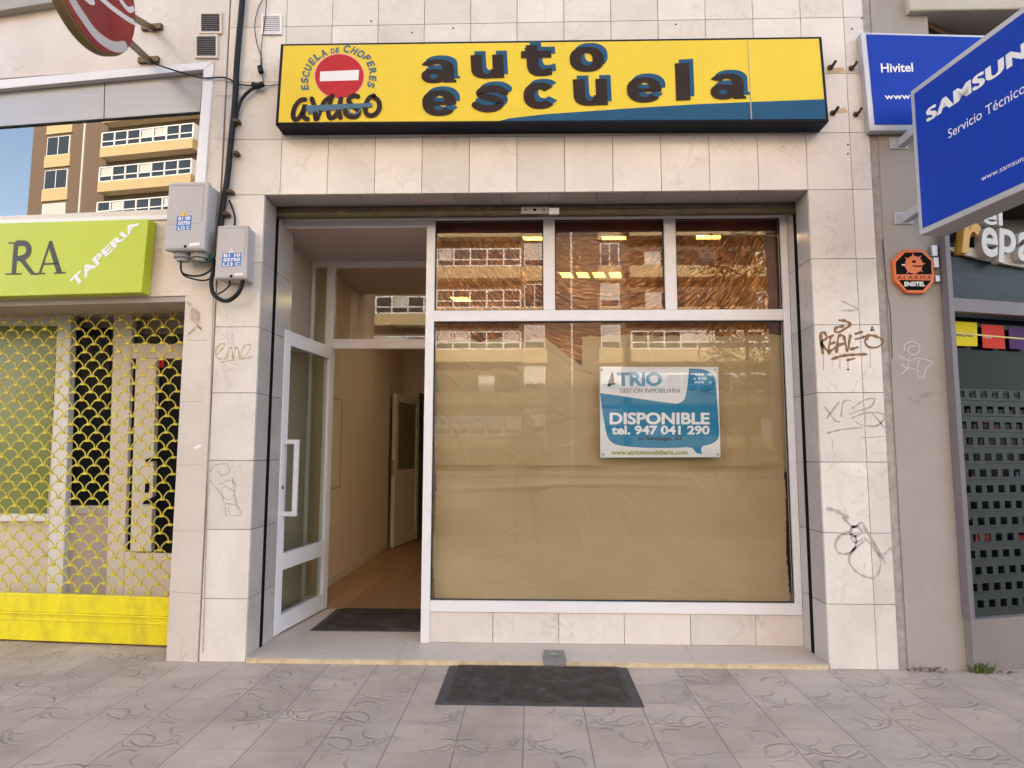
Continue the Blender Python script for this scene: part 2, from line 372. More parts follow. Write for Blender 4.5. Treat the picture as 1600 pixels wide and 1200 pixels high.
# reveals of the opening: tiles each side with a slot for the roller shutter
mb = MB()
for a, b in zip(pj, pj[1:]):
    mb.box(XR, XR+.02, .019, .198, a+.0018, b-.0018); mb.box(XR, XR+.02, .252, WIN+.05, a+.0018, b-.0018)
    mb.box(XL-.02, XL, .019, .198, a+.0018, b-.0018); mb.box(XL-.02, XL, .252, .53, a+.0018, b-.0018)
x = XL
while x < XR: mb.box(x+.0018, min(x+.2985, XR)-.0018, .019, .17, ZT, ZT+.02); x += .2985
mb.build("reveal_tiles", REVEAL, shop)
mb = MB()
mb.box(XL-.010, XL-.001, .199, .2515, 0, ZT); mb.build("shutter_guide_slot", BLACK, shop); mb = MB(); mb.box(XR+.001, XR+.010, .199, .2515, 0, ZT)  # nearly flush black strips stand for the shade inside the slots
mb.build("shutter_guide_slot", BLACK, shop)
# backing masonry, upper storeys (they cast the street's shade)
mb = MB()
mb.box(XR+.02, 2.09, .0185, 5.6, 0, ZT+.02); mb.box(-2.02, XL-.02, .0185, .53, 0, ZT+.02)
mb.box(-2.02, 2.09, .0185, .3, ZT+.021, 5.0)
mb.box(-2.02, 2.09, .30, 12, 3.1, 27); mb.box(-2.02, 2.09, .05, .3, 5.0, 27)
mb.box(XL, XR, .17, .3, ZT+.0005, ZT+.0205)
mb.build("masonry", GROUT, shop)
# threshold
mb = MB()
sx = [XL, FRONT.P(627, 1022, -.15)[0], FRONT.P(848, 1022, -.15)[0], FRONT.P(1078, 1020, -.15)[0], XR]
for a, b in zip(sx, sx[1:]): mb.box(a+.001, b-.001, .004, WIN+.0, .004, .025)
fx = [-1.79, -1.5, -1.16, -.82, -.69]
for a, b in zip(fx, fx[1:]): mb.box(a+.001, b-.001, WIN+.002, 1.24, .004, .025)
mb.build("threshold_step", STEP, shop)
MB().box(XL+.01, XR-.01, -.012, .003, .0, .023).build("step_edge", STEPEDGE, shop)

# roller shutter: its bottom rail parked under the lintel
sh = MB(); sh.box(XL-.004, XR+.004, .207, .243, 2.768, 2.842)
for z in (2.775, 2.806): sh.box(XL, XR, .200, .2065, z, z+.016)
sh = sh.build("shutter_bottom_rail", OLIVE, shop)
mb = MB(); a = FRONT.P(814, 335, -.2); b = FRONT.P(857, 323, -.2); mb.box(a.x, b.x, .192, .1995, a.z, b.z); mb.build("lock_plate", STEEL, sh, bevel=.002)
mb = MB(); c = (a+b)/2
for dx, r in ((-.06, .006), (.0, .010), (.06, .006)): mb.disc((c.x+dx, .1915, c.z+.002), (0,-1,0), r, .003, 12)
mb.build("keyhole", BLACK, sh)
a = FRONT.P(857.5, 336, -.19); b = FRONT.P(873.5, 326, -.19)
lk = MB().box(a.x, b.x, .170, .192, a.z, b.z).build("padlock_cylinder", WHITE, sh, bevel=.003)

# shop window
gx0, gx1 = FRONT.P(672, 940, -WIN)[0], FRONT.P(1243.5, 940, -WIN)[0]-.005
m1 = (.079, .156); m2 = (.886, .963); ZTR = (2.095, 2.168); ZS = (.216, .286); ZTOP = (2.793, 2.835)
px0 = FRONT.P(657.5, 985, -WIN)[0]
mb = MB()
D0, D1 = WIN-.012, WIN+.05
mb.box(px0, gx0, D0, D1, .0255, ZTOP[0]); mb.box(gx1, XR-.002, D0+.001, D1, ZS[1]+.0, ZTOP[0])
mb.box(XL+.001, XR-.002, D0, D1, ZTOP[0]+.0005, ZTOP[1]-.001)
mb.box(gx0+.0005, XR-.002, D0+.002, D1, ZS[0], ZS[1]-.0005); mb.box(gx0+.0005, gx1-.0005, D0+.002, D1, *ZTR)
for m_ in (m1, m2): mb.box(m_[0], m_[1], D0+.003, D1, ZTR[1]+.0005, ZTOP[0])
frame = mb.build("window_frame", ALU, shop, bevel=.003)
mb = MB()   # thin dark glazing gaskets
def gasket(x0, x1, z0, z1, t=.007):
    y0, y1 = WIN+.012, WIN+.022
    mb.box(x0, x1, y0, y1, z0, z0+t); mb.box(x0, x1, y0, y1, z1-t, z1); mb.box(x0, x0+t, y0, y1, z0+t, z1-t); mb.box(x1-t, x1, y0, y1, z0+t, z1-t)
panes = [(gx0, gx1, ZS[1], ZTR[0]), (gx0, m1[0], ZTR[1], ZTOP[0]), (m1[1], m2[0], ZTR[1], ZTOP[0]), (m2[1], gx1, ZTR[1], ZTOP[0])]
for p in panes: gasket(*p)
mb.build("gasket", RUBBER, frame)
for p in panes: MB().box(p[0]+.001, p[1]-.001, WIN+.0235, WIN+.0245, p[2]+.001, p[3]-.001).build("window_pane", GLASS, frame)

# vestibule and door
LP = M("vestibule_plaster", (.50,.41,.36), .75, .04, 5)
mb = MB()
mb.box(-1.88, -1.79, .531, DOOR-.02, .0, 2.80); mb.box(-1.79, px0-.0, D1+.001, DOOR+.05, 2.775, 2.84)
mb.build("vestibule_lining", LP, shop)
mb = MB(); mb.box(px0+.004, px0+.03, D1+.001, DOOR+.05, .025, 2.774); mb.build("side_panel", ALU, shop)
mb = MB(); mb.box(XL+.001, px0-.001, WIN-.005, WIN+.03, 2.752, 2.7925); mb.build("header_trim", ALU, frame)
zt = (2.055, 2.135); xh = -1.60; xr = -.69
mb = MB()
mb.box(xh-.065, xh, DOOR-.02, DOOR+.04, .0255, 2.73); mb.box(-1.79, px0+.003, DOOR-.018, DOOR+.04, 2.731, 2.7745)
mb.box(xh+.0005, px0+.0035, DOOR-.016, DOOR+.04, *zt); mb.box(-1.79, -1.765, DOOR-.016, DOOR+.04, .0255, 2.7305)
mb.box(-1.7645, xh-.0655, DOOR-.015, DOOR+.04, .0255, .11); mb.box(-.765, px0+.0033, DOOR-.013, DOOR+.04, .0255, zt[0]-.0005)
dfr = mb.build("door_frame", ALU, shop, bevel=.003)
MB().box(xh, px0+.003, DOOR+.01, DOOR+.012, zt[1], 2.731).build("transom_pane", GLASS, dfr)
MB().box(-1.7645, xh-.0655, DOOR+.01, DOOR+.012, .111, 2.7305).build("sidelight_pane", DGLASS, dfr)
# the leaf, swung out to the street: from hinge A to free edge B
A = Vector((-1.605, DOOR-.025, 0)); B = Vector((-1.70, .43, 0)); DL = (A-B).length; du = (A-B).normalized(); dn = Vector((du.y, -du.x, 0))   # dn faces the opening
def leafbox(mb, s0, s1, z0, z1, t0=-.025, t1=.025):
    q = [B+du*s0+dn*t1+Vector((0,0,z0)), B+du*s1+dn*t1+Vector((0,0,z0)), B+du*s1+dn*t1+Vector((0,0,z1)), B+du*s0+dn*t1+Vector((0,0,z1))]
    mb.prism(q, -dn*(t1-t0))
leaf_root = MB()
zb, zm0, zm1, zt1 = .035, .44, .55, 2.06
leafbox(leaf_root, 0, .085, zb, zt1); leafbox(leaf_root, DL-.085, DL, zb, zt1)
leafbox(leaf_root, .0855, DL-.0855, zb+.001, zb+.115, -.024, .024); leafbox(leaf_root, .0855, DL-.0855, zm0, zm1, -.024, .024); leafbox(leaf_root, .0855, DL-.0855, zt1-.10, zt1-.001, -.024, .024)
leaf = leaf_root.build("entrance_door", ALU, shop, bevel=.003, label="white glazed entrance door standing open")
for z0, z1 in ((zb+.116, zm0), (zm1, zt1-.1)):
    mb = MB(); leafbox(mb, .086, DL-.086, z0, z1, -.003, .003); mb.build("door_pane", DGLASS, leaf)
mb = MB(); c = B+du*.05
for z in (.815, 1.295): mb.bar(c+dn*.026+Vector((0,0,z)), c+dn*.125+Vector((0,0,z)), .03, .03)
mb.bar(c+dn*.110+Vector((0,0,.83)), c+dn*.110+Vector((0,0,1.28)), .03, .03, up=(1,0,0))
mb.build("pull_handle", ALU, leaf, bevel=.003)
mb = MB()
mb.box(B.x-.012, B.x+.012, B.y-.0275, B.y-.0255, .90, 1.13); mb.build("lock_plate", STEEL, leaf)
mb = MB(); mb.box(B.x-.006, B.x+.006, B.y-.03, B.y-.0277, .97, 1.0); mb.box(B.x-.006, B.x+.006, B.y-.03, B.y-.0277, 1.05, 1.09); mb.build("lock_bolt", BLACK, leaf)
mb = MB(); cc = B+du*.04+dn*.0255
mb.disc(cc+Vector((0,0,.99)), dn, .014, .004, 12); mb.build("lock_cylinder", OLIVE, leaf)

# interior behind
mb = MB()
mb.box(-1.95, -1.83, DOOR+.041, 5.5, .0, 2.9); mb.box(-1.95, 1.75, 5.4, 5.5, 0, 2.9); mb.box(1.7205, 1.76, D1+.06, 5.4, 0, 2.9)
mb.build("interior_wall", PLASTER, shop)
mb = MB(); i_ = 0; xx = -1.83; rnd = random.Random(6)
while xx < 1.72:
    yy = 1.2405-rnd.random()*1.2
    while yy < 5.4:
        a_, b_ = max(yy, 1.2405), min(yy+1.25, 5.4)
        if b_-a_ > .02: mb.box(xx+.0008, min(xx+.19, 1.72)-.0008, a_+.0008, b_-.0008, -.02, .0245)
        yy += 1.25
    xx += .19
mb.build("interior_floor", WOOD, shop)
MB().box(-.68, 1.72, D1+.06, 1.24, -.02, .0245).build("window_bay_floor", WOOD, shop)
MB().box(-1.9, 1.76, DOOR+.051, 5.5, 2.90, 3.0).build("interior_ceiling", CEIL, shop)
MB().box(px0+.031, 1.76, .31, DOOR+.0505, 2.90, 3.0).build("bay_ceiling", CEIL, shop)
mb = MB(); mb.box(-1.829, -1.822, 1.32, 5.39, .0255, .10); mb.build("skirting", ALU, shop)
mb = MB()
for y0, y1, z0, z1 in ((1.75,1.758,.9,1.72), (2.35,2.358,.9,1.72)): mb.box(-1.829, -1.824, y0, y1, z0, z1)
mb.box(-1.829, -1.824, 1.75, 2.358, 1.7205, 1.728); mb.box(-1.829, -1.824, 1.75, 2.358, .892, .8995)
mb.build("wall_hatch", GREYP, shop)
# far doorway with a half-glazed leaf standing open
mb = MB(); mb.box(-1.60, -.75, 5.385, 5.3995, .0255, 2.06); mb.build("doorway_dark_panel", DARKIN, shop)  # near-black panel on the wall stands for the unlit opening
A2, B2 = Vector((-1.61, 5.36, 0)), Vector((-1.755, 4.46, 0)); B_, du_, dn_ = B, du, dn
B, du = B2, (A2-B2).normalized(); dn = Vector((du.y, -du.x, 0)); L2 = (A2-B2).length
mb = MB(); leafbox(mb, 0, .09, .04, 1.98); leafbox(mb, L2-.09, L2, .04, 1.98); leafbox(mb, .0905, L2-.0905, 1.88, 1.979, -.024, .024); leafbox(mb, .0905, L2-.0905, .041, .16, -.024, .024)
leafbox(mb, .0905, L2-.0905, .161, 1.0, -.015, .015)
idoor = mb.build("inner_door", ALU, shop)
mb = MB(); leafbox(mb, .0905, L2-.0905, 1.001, 1.879, -.003, .003); mb.build("frosted_pane", M("frosted_glass", (.24,.22,.15), .35, .05, 5), idoor)
mb = MB(); mb.bar(B+du*.05+dn*.026+Vector((0,0,1.03)), B+du*.05+dn*.07+Vector((0,0,1.03)), .02, .02); mb.bar(B+du*.05+dn*.07+Vector((0,0,1.03)), B+du*.16+dn*.07+Vector((0,0,1.03)), .018, .018); mb.build("lever_handle", STEEL, idoor)
mb = MB(); mb.box(B.x-.012, B.x+.012, B.y-.03, B.y-.026, .93, 1.13); mb.build("lock_plate", STEEL, idoor)
B, du, dn = B_, du_, dn_
# blind cassette over the window, red side board
MB().box(gx0-.02, 1.715, WIN+.075, WIN+.13, 2.715, 2.85).build("blind_cassette", REDBROWN, shop)
MB().box(1.60, 1.716, WIN+.145, WIN+.16, .3, 2.713).build("side_board", REDBROWN, shop)

# painted tags on the tiles
TAGB = M("brown_marker", (.24,.12,.05), .7, .2, 30); TAGG = M("faint_grey_marker", (.42,.36,.32), .8, .2, 30); TAGO = M("ochre_marker", (.50,.39,.24), .8, .2, 30); TAGT = M("tan_stain", (.46,.36,.26), .8, .2, 30); TAGBL = M("faint_blue_marker", (.50,.49,.55), .8, .1, 20)
K = lambda ox, oy, s, pts: [(ox+x/s, oy+y/s) for x, y in pts]
mb = MB(); g = lambda pts, w_=.016: mb.stroke_px(FRONT, K(1250, 320, 3.333, pts), w_, .0006)
for st in ([(118,770),(108,675),(128,668),(138,695),(112,720),(152,772)], [(160,690),(150,760),(182,745)], [(155,725),(178,718)], [(150,690),(172,680)],
           [(190,765),(200,690),(222,680),(232,700),(245,758)], [(198,730),(236,722)], [(262,680),(256,748),(300,742)], [(290,672),(322,662)], [(290,700),(330,690)],
           [(330,688),(370,680),(420,695),(432,718),(400,742),(358,740),(338,715),(352,690)], [(208,602),(240,606),(262,625),(235,645),(205,662),(180,660),(190,640),(225,632)],
           [(165,805),(230,785),(348,778)], [(245,810),(285,800)]): g(st)
for d in ((372,652),(384,652),(376,640),(250,858)): g([(d[0]-2, d[1]), (d[0]+2, d[1])], .010)
for xx, y0, y1 in ((122,775,860),(168,775,845),(208,770,850),(250,765,850),(365,745,850)): g([(xx, y0), (xx, y1)], .0025)
tg = mb.build("brown_tag", TAGB, shop)
mb = MB()
for st in ([(130,1055),(180,1120),(205,1130)], [(140,1110),(200,1030)], [(215,1100),(225,1030),(260,1020)], [(270,1060),(330,1020),(385,1010),(370,1050),(300,1075),(260,1090)],
           [(270,1110),(340,1085),(420,1085),(440,1110),(400,1150),(330,1150),(290,1130)], [(380,1090),(450,1170)], [(140,1190),(220,1170),(320,1160)], [(215,500),(300,545),(215,550)]): g(st, .010)
mb.build("grey_tag", TAGG, shop); mb = MB()
h = lambda pts, w_=.012: mb.stroke_px(FRONT, K(1250, 680, 3, pts), w_, .0006)
h([(132,345),(170,355),(220,385)], .02); h([(200,385),(250,430),(290,410),(310,450),(360,530),(400,600)], .014); h([(310,440),(390,580)]); h([(395,560),(425,530),(430,545)])
h([(235,450),(190,470),(165,510),(180,550),(225,555),(260,520),(255,470),(200,465)]); h([(310,490),(250,540),(230,590),(270,645),(340,670),(370,640),(375,580),(340,520),(300,480)])
h([(240,480),(290,460),(270,430),(240,440),(250,500),(290,490)]); mb.build("grey_tag", TAGG, shop); mb = MB(); h([(285,10),(330,10),(400,5)], .006); h([(150,20),(160,120)], .004)
mb.build("grey_tag", TAGG, shop)
mb = MB(); g = lambda pts, w_=.009: mb.stroke_px(FRONT, K(0, 320, 3.529, pts), w_, .0006)
for st in ([(1190,830),(1220,800),(1240,770),(1215,770),(1190,800),(1200,845),(1240,850)], [(1250,845),(1265,790),(1280,800),(1285,845),(1300,790),(1315,800),(1320,850)], [(1325,845),(1340,790),(1370,768),(1380,790),(1345,845),(1330,850),(1395,838)], [(1215,868),(1290,855)]): g(st)
mb.build("ochre_tag", TAGO, shop)
mb = MB(); g = lambda pts, w_=.005: mb.stroke_px(FRONT, K(0, 320, 3.529, pts), w_, .0006)
for st in ([(1195,690),(1240,730),(1210,740)], [(1250,740),(1260,680),(1290,690),(1270,720),(1300,740)], [(1300,700),(1350,700)], [(1250,640),(1280,620),(1295,650)]): g(st)
mb.build("blue_tag", TAGBL, shop)
mb = MB(); g = lambda pts, w_=.006: mb.stroke_px(FRONT, K(0, 640, 3, pts), w_, .0006)
for st in ([(985,290),(1010,260),(1060,255),(1075,290),(1040,310),(1020,285)], [(985,330),(1030,390),(1050,430),(1060,500)], [(1030,350),(1080,330),(1105,360),(1080,420),(1040,400),(1050,360),(1090,380)], [(1060,440),(1110,450),(1130,490),(1080,495),(1070,460)], [(1090,320),(1100,400),(1115,470)]): g(st)
mb.build("faint_tag", TAGG, shop)
# old fixing holes and rust
mb = MB()
for x_, y_ in ((1325,226),(1325,240),(580,33),(708,44),(644,51),(1056,38),(837,67),(1347,28),(1331,45),(749,208),(861,206)): mb.disc(FRONT.P(x_, y_, .0008), (0,-1,0), .006, .0007, 10)
mb.build("screw_hole", BLACK, shop)
RUST = M("rusty_bolt", (.10,.055,.03), .8, .3, 40)
for x_, y_ in ((1297,106),(1330,107),(1301,177),(1337,179)):
    p = FRONT.P(x_, y_); mb = MB(); mb.tube([p+Vector((0,.01,0)), p+Vector((.003,-.035,-.004)), p+Vector((.01,-.06,.012))], .009, 8, smooth=3); mb.disc(p+Vector((0,-.006,0)), (0,-1,0), .018, .005, 12); mb.build("anchor_bolt", RUST, shop)
STAIN = M("rust_stain", (.58,.38,.22), .6, .15, 20)
for x_, y_, dx, dy in ((1304,110,14,3),(1311,173,10,3)): mb = MB(); mb.px(FRONT, [(x_-dx+4, y_-dy),(x_+dx, y_-dy-2),(x_+dx+4, y_+dy),(x_-dx, y_+dy+2)], .0006, .0004); mb.build("rust_stain", STAIN, shop)

# ------------------------------------------------------------------ paper, film and poster in the window
def sheet(name, x0, x1, z0, z1, y, mat, seed, amp=.006, top=None, nx=180, nz=90, curl=0):
    rnd = random.Random(seed); ph = [(rnd.uniform(1, 9), rnd.uniform(2, 16), rnd.uniform(0, 6), rnd.uniform(.2, 1)) for _ in range(9)]
    v = []; f = []
    cr = [(rnd.uniform(x0, x1), rnd.uniform(z0, z1), rnd.uniform(-1.2, 1.2), rnd.uniform(.004, .012), rnd.choice((-1,1))*rnd.uniform(.0015, .0048), rnd.uniform(.12, .45)) for _ in range(26 if amp < .02 else 60)]
    ex = [rnd.uniform(-.006, .006) for _ in range(400)]
    for j in range(nz+1):
        for i in range(nx+1):
            s = i/nx; x_ = x0+(x1-x0)*s; zt_ = z1+(top(x_) if top else 0); t = j/nz; z_ = z0+(zt_-z0)*t
            d = sum(a*math.sin(kx*x_+kz*z_*.9+p) for kx, kz, p, a in ph)*amp/3
            for cx_, cz_, ca_, cw_, ch_, cl_ in cr:
                ux, uz_ = x_-cx_, z_-cz_; al = ux*math.cos(ca_)+uz_*math.sin(ca_)
                if abs(al) < cl_: d += ch_*math.exp(-((-ux*math.sin(ca_)+uz_*math.cos(ca_)+.03*math.sin(al*9))/cw_)**2)*(1-(al/cl_)**2)
            if curl: d -= curl*max(0, (t-.93)/.07)**2*(1+.35*math.sin(x_*7)+.3*math.sin(x_*17+1)); d += .005*math.exp(-((t-.90)/.022)**2)*(1+.6*math.sin(x_*4))-.004*math.exp(-((t-.84-.02*math.sin(x_*3))/.018)**2)*(1+math.sin(x_*2.3+1))
            if i in (0, nx): x_ += rnd.uniform(-.006, .006)+.008*math.sin(z_*9+x0)
            if j in (0, nz): z_ += rnd.uniform(-.004, .004)
            v.append((x_, y+d, z_))
    for j in range(nz):
        for i in range(nx): f.append((j*(nx+1)+i, j*(nx+1)+i+1, (j+1)*(nx+1)+i+1, (j+1)*(nx+1)+i))
    mb = MB(); mb.add(v, f)
    return mb.build(name, mat, smooth=True)
zl = FRONT.P(900, 727, -WIN-.07)[2]; zu = FRONT.P(1100, 523, -WIN-.07)[2]; zu2 = FRONT.P(760, 530, -WIN-.07)[2]
tag(sheet("kraft_paper_sheet", gx0+.012, gx1-.01, ZS[1]-.012, zl, WIN+.072, KRAFT, 3, .013, nz=110, curl=.016), "large plain brown kraft paper sheet covering the lower half of the shop window", "paper sheet")
xa = FRONT.P(940, 600, -WIN-.075)[0]; xb = FRONT.P(1236, 600, -WIN-.075)[0]; xm = FRONT.P(856, 560, -WIN-.075)[0]
def tornL(x_): return -.02+.012*math.sin(x_*23)+.007*math.sin(x_*61+1) if x_ < xm else -.02-(x_-xm)*.72*1.1
tag(sheet("kraft_paper_sheet", gx0+.006, xa+.03, zl-.04, zu2+.02, WIN+.088, KRAFT, 5, .010, tornL), "brown kraft paper sheet under the upper pane, its top corner torn off on a slant", "paper sheet")
tag(sheet("kraft_paper_sheet", xa-.12, xb, zl-.04, zu, WIN+.100, KRAFT, 9, .010, lambda x_: .006*math.sin(x_*13)+.004*math.sin(x_*47+2)), "brown kraft paper sheet hanging behind the blue notice, with a straight top edge", "paper sheet")
tag(sheet("cellophane_sheet", gx0+.002, 1.60, 1.85, 2.712, WIN+.122, FILM, 4, .02, nx=90, nz=50), "crumpled see-through bronze plastic film hung behind the upper window panes", "plastic film")

PW = Plane((0, WIN+.031, 0))
pc = [(938, 715), (1125.8, 714.3), (1122, 573.3), (937, 573.3)]
poster = thing("letting_poster", "white and blue letting notice with phone number, screwed at its corners, in the shop window", "poster", PW.P(1030, 715))
PAPERW = M("poster_white", (.70,.68,.66), .5, spec=.25); PBLUE = M("poster_blue", (.008,.19,.34), .5, spec=.2); PDARK = M("poster_dark_grey", (.018,.018,.02), .5, spec=.2); POLIVE = M("poster_olive", (.33,.36,.06), .4); PTEAL = M("poster_teal", (.012,.22,.36), .35)
MB().px(PW, pc, .004, .004).build("panel", PAPERW, poster)
Kp = lambda pts: K(900, 540, 4, pts)
mb = MB(); ol = spline([Vector((x_, y_, 0)) for x_, y_ in [(150,297),(300,318),(450,340),(600,360),(640,360),(672,343),(688,300),(700,220),(706,144)]], 3)
ol += spline([Vector((x_, y_, 0)) for x_, y_ in [(707,143),(770,146),(825,158),(858,185),(872,225),(882,330),(890,450),(895,545),(885,585),(850,613),(792,630),(782,655),(787,677),(750,668),(716,637),(600,640),(420,638),(280,625),(225,605),(195,565),(175,470),(160,380)]], 3)
v = [PW.P(*Kp([(p.x, p.y)])[0], .0048) for p in ol]
import mathutils.geometry as mg
tri = mg.tessellate_polygon([[Vector((p.x, p.z, 0)) for p in v]])
def fix(tr): 
    q = [v[i] for i in tr]; return tr if (q[1]-q[0]).cross(q[2]-q[0]).dot(PW.n) > 0 else tr[::-1]
mb.add(v, [fix(t_) for t_ in tri]); mb.build("speech_bubble", PBLUE, poster)
def ptxt(name, items, mat, bold=0):
    mb = MB()
    for s_, (x0, y0, x1, y1), b_, sh_ in items: put(mb, s_, PW, Kp(rect(x0, y0, x1, y1)), .0056, 0, 0, b_, sh_)
    mb.build(name, mat, poster)
ptxt("headline", [("DISPONIBLE", (210,418,835,493), .035, 0), ("tel. 947 041 290", (222,500,835,557), .035, 0)], WHITE)
ptxt("agency_name", [("TRIO", (256,166,537,254), .04, 0)], PTEAL)
ptxt("agency_subtitle", [("GESTIÓN INMOBILIARIA", (275,261,652,295), -.005, 0), ("#cercadeti", (715,274,830,293), 0, 0), ("c/ Santiago, 33", (390,567,662,598), .035, 0)], PDARK)
ptxt("web_address", [("www.atrioinmobiliaria.com", (218,652,697,682), .035, 0)], POLIVE)
mb = MB()
for q in ([(194,255),(217,255),(232,168),(224,168)], [(224,168),(233,168),(238,232),(252,238),(232,246),(206,240),(224,222)]): mb.px(PW, Kp(q), .0056, .0006)
mb.build("agency_letter", PDARK, poster)
mb = MB()
for y_ in (182, 208, 230): 
    for x_ in ((742,762,782,832) if y_ != 208 else (735,765,785,800)): mb.px(PW, Kp(rect(x_, y_-8, x_+16, y_+6)), .0056, .0006)
mb.build("pale_squares", M("pale_blue_marks", (.35,.55,.66), .4), poster)  # rows of small pale blue squares on the bubble
for x_, y_ in ((160,150),(870,150),(170,680),(886,680)):
    p = PW.P(*Kp([(x_, y_)])[0], .005); MB().disc(p+Vector((0,-.004,0)), (0,-1,0), .009, .004, 12).build("screw", STEEL, poster)

# ------------------------------------------------------------------ mats, floor lock, ceiling lamps
def ribbed_mat(name, x0, x1, y0, y1, z, label, along):
    t = thing(name, label, "door mat", ((x0+x1)/2, (y0+y1)/2, z))
    mc = M(name+"_fibre", (.070,.045,.032), .9, .35, 14, .6, 150, dirt=(.20,.16,.14), dscale=9, damt=.75)
    mb = MB(); n = int((x1-x0-.12)/.012)
    mb.box(x0+.05, x1-.05, y0+.02, y1-.002, z, z+.007)
    for i in range(n): mb.box(x0+.06+i*.012, x0+.066+i*.012, y0+.022, y1-.004, z+.007, z+.011)
    mb.build("ribbed_carpet", mc, t)
    mb = MB(); bz = z+.006
    mb.prism([(x0, y0, z+.001), (x0+.05, y0+.02, bz), (x0+.05, y1-.002, bz), (x0, y1, z+.001)], Vector((0,0,-.001))); mb.prism([(x1-.05, y0+.02, bz), (x1, y0, z+.001), (x1, y1, z+.001), (x1-.05, y1-.002, bz)], Vector((0,0,-.001)))
    mb.prism([(x0, y0, z+.001), (x1, y0, z+.001), (x1-.05, y0+.02, bz), (x0+.05, y0+.02, bz)], Vector((0,0,-.001)))
    mb.build("rubber_border", M(name+"_rubber", (.06,.046,.040), .7, .2, 20, dirt=(.14,.12,.11), dscale=8, damt=.5), t)
ribbed_mat("door_mat", -.475, .545, -.62, -.03, .0015, "worn dark brown ribbed mat lying on the pavement before the step", 0)
ribbed_mat("door_mat", -1.5, -.715, .60, 1.225, .0265, "dark mat lying inside the open doorway", 0)
fl = thing("shutter_floor_lock", "small grey steel lock block set on the stone step behind the pavement mat", "floor lock", (.13, .06, .025))
mb = MB(); mb.prism([(.065,.0,.026),(.20,.0,.026),(.19,.14,.052),(.072,.14,.052)], Vector((0,0,-.02))); mb.box(.068, .197, -.035, .0, .004, .03); mb.build("plate", M("worn_grey_metal", (.25,.23,.21), .55, .2, 30, .2, 60, metal=.4), fl, bevel=.003)
mb = MB(); mb.disc((.13,.075,.045), (0,-.17,1), .022, .004, 16); mb.box(.105,.110,.06,.085,.03,.046); mb.build("keyhole_cap", STEEL, fl)
LAMP = M("lit_fluorescent_tube", (1,.84,.42), .5, emit=4)
for i, (x_, y_, lab) in enumerate(((.02,.93,"lit yellow ceiling lamp behind the top of the upper pane next to the doorway"), (.62,.93,"lit yellow ceiling lamp at the very top of the middle upper pane"), (1.34,.93,"lit yellow ceiling lamp in the upper pane that mirrors the tree"), (.55,2.05,"lit ceiling lamp unit of four slanted yellow stripes in the middle upper pane"), (-.76,3.0,"lit yellow ceiling lamp low in the upper pane next to the doorway, farthest inside"))):
    t = thing("ceiling_lamp", lab, "ceiling lamp", (x_, y_, 2.9), "lit lamps under the shop ceiling")
    mb = MB(); W_ = .30 if i == 3 else .10; mb.box(x_-W_-.02, x_+W_+.02, y_-.1, y_+.1, 2.865, 2.8995); mb.build("housing", ALU, t)
    n = 4 if i == 3 else 1
    for k in range(n):
        xc = x_-W_+(k+.5)*2*W_/n; hw = .05 if n == 4 else .09; mb = MB(); mb.prism([(xc-hw-.02, y_-.09, 2.863), (xc+hw-.02, y_-.09, 2.863), (xc+hw+.02, y_+.09, 2.863), (xc-hw+.02, y_+.09, 2.863)], Vector((0,0,.0015))); mb.build("tube_panel", LAMP, t)

# ------------------------------------------------------------------ yellow lightbox sign
SD = .14
YS = Plane((0, -SD, 0))
ys = thing("lightbox_sign", "long yellow driving school lightbox sign with blue wedge and red no-entry disc above the opening", "shop sign", (0, -.07, YS.P(860, 184)[2]))
fc = [(430, 195), (1295.5, 190), (1284, 57), (438.5, 68.5)]
a, b, c, d = [YS.P(*q) for q in fc]
mb = MB(); mb.prism([a, b, c, d], Vector((0, SD-.002, 0))); mb.build("case", NAVY, ys, bevel=.004)
inn = [(435, 191), (1290.5, 185.5), (1279.5, 60.5), (443, 71.5)]
MB().px(YS, inn, .003, .0028).build("yellow_face", YEL, ys)
mb = MB(); mb.px(YS, [(780,188.9),(797,184.6),(850,178.5),(930,173),(1010,167.5),(1085,163),(1166,159.5),(1288.3,155),(1290.5,185.9)], .0042, .001); mb.build("blue_wedge", TEAL, ys)
mb = MB(); mb.px(YS, [(1173.5,186),(1175.2,186),(1169,63.5),(1167.6,63.5)], .0047, .001); mb.build("panel_joint", M("joint_grey", (.45,.36,.22), .6), ys)
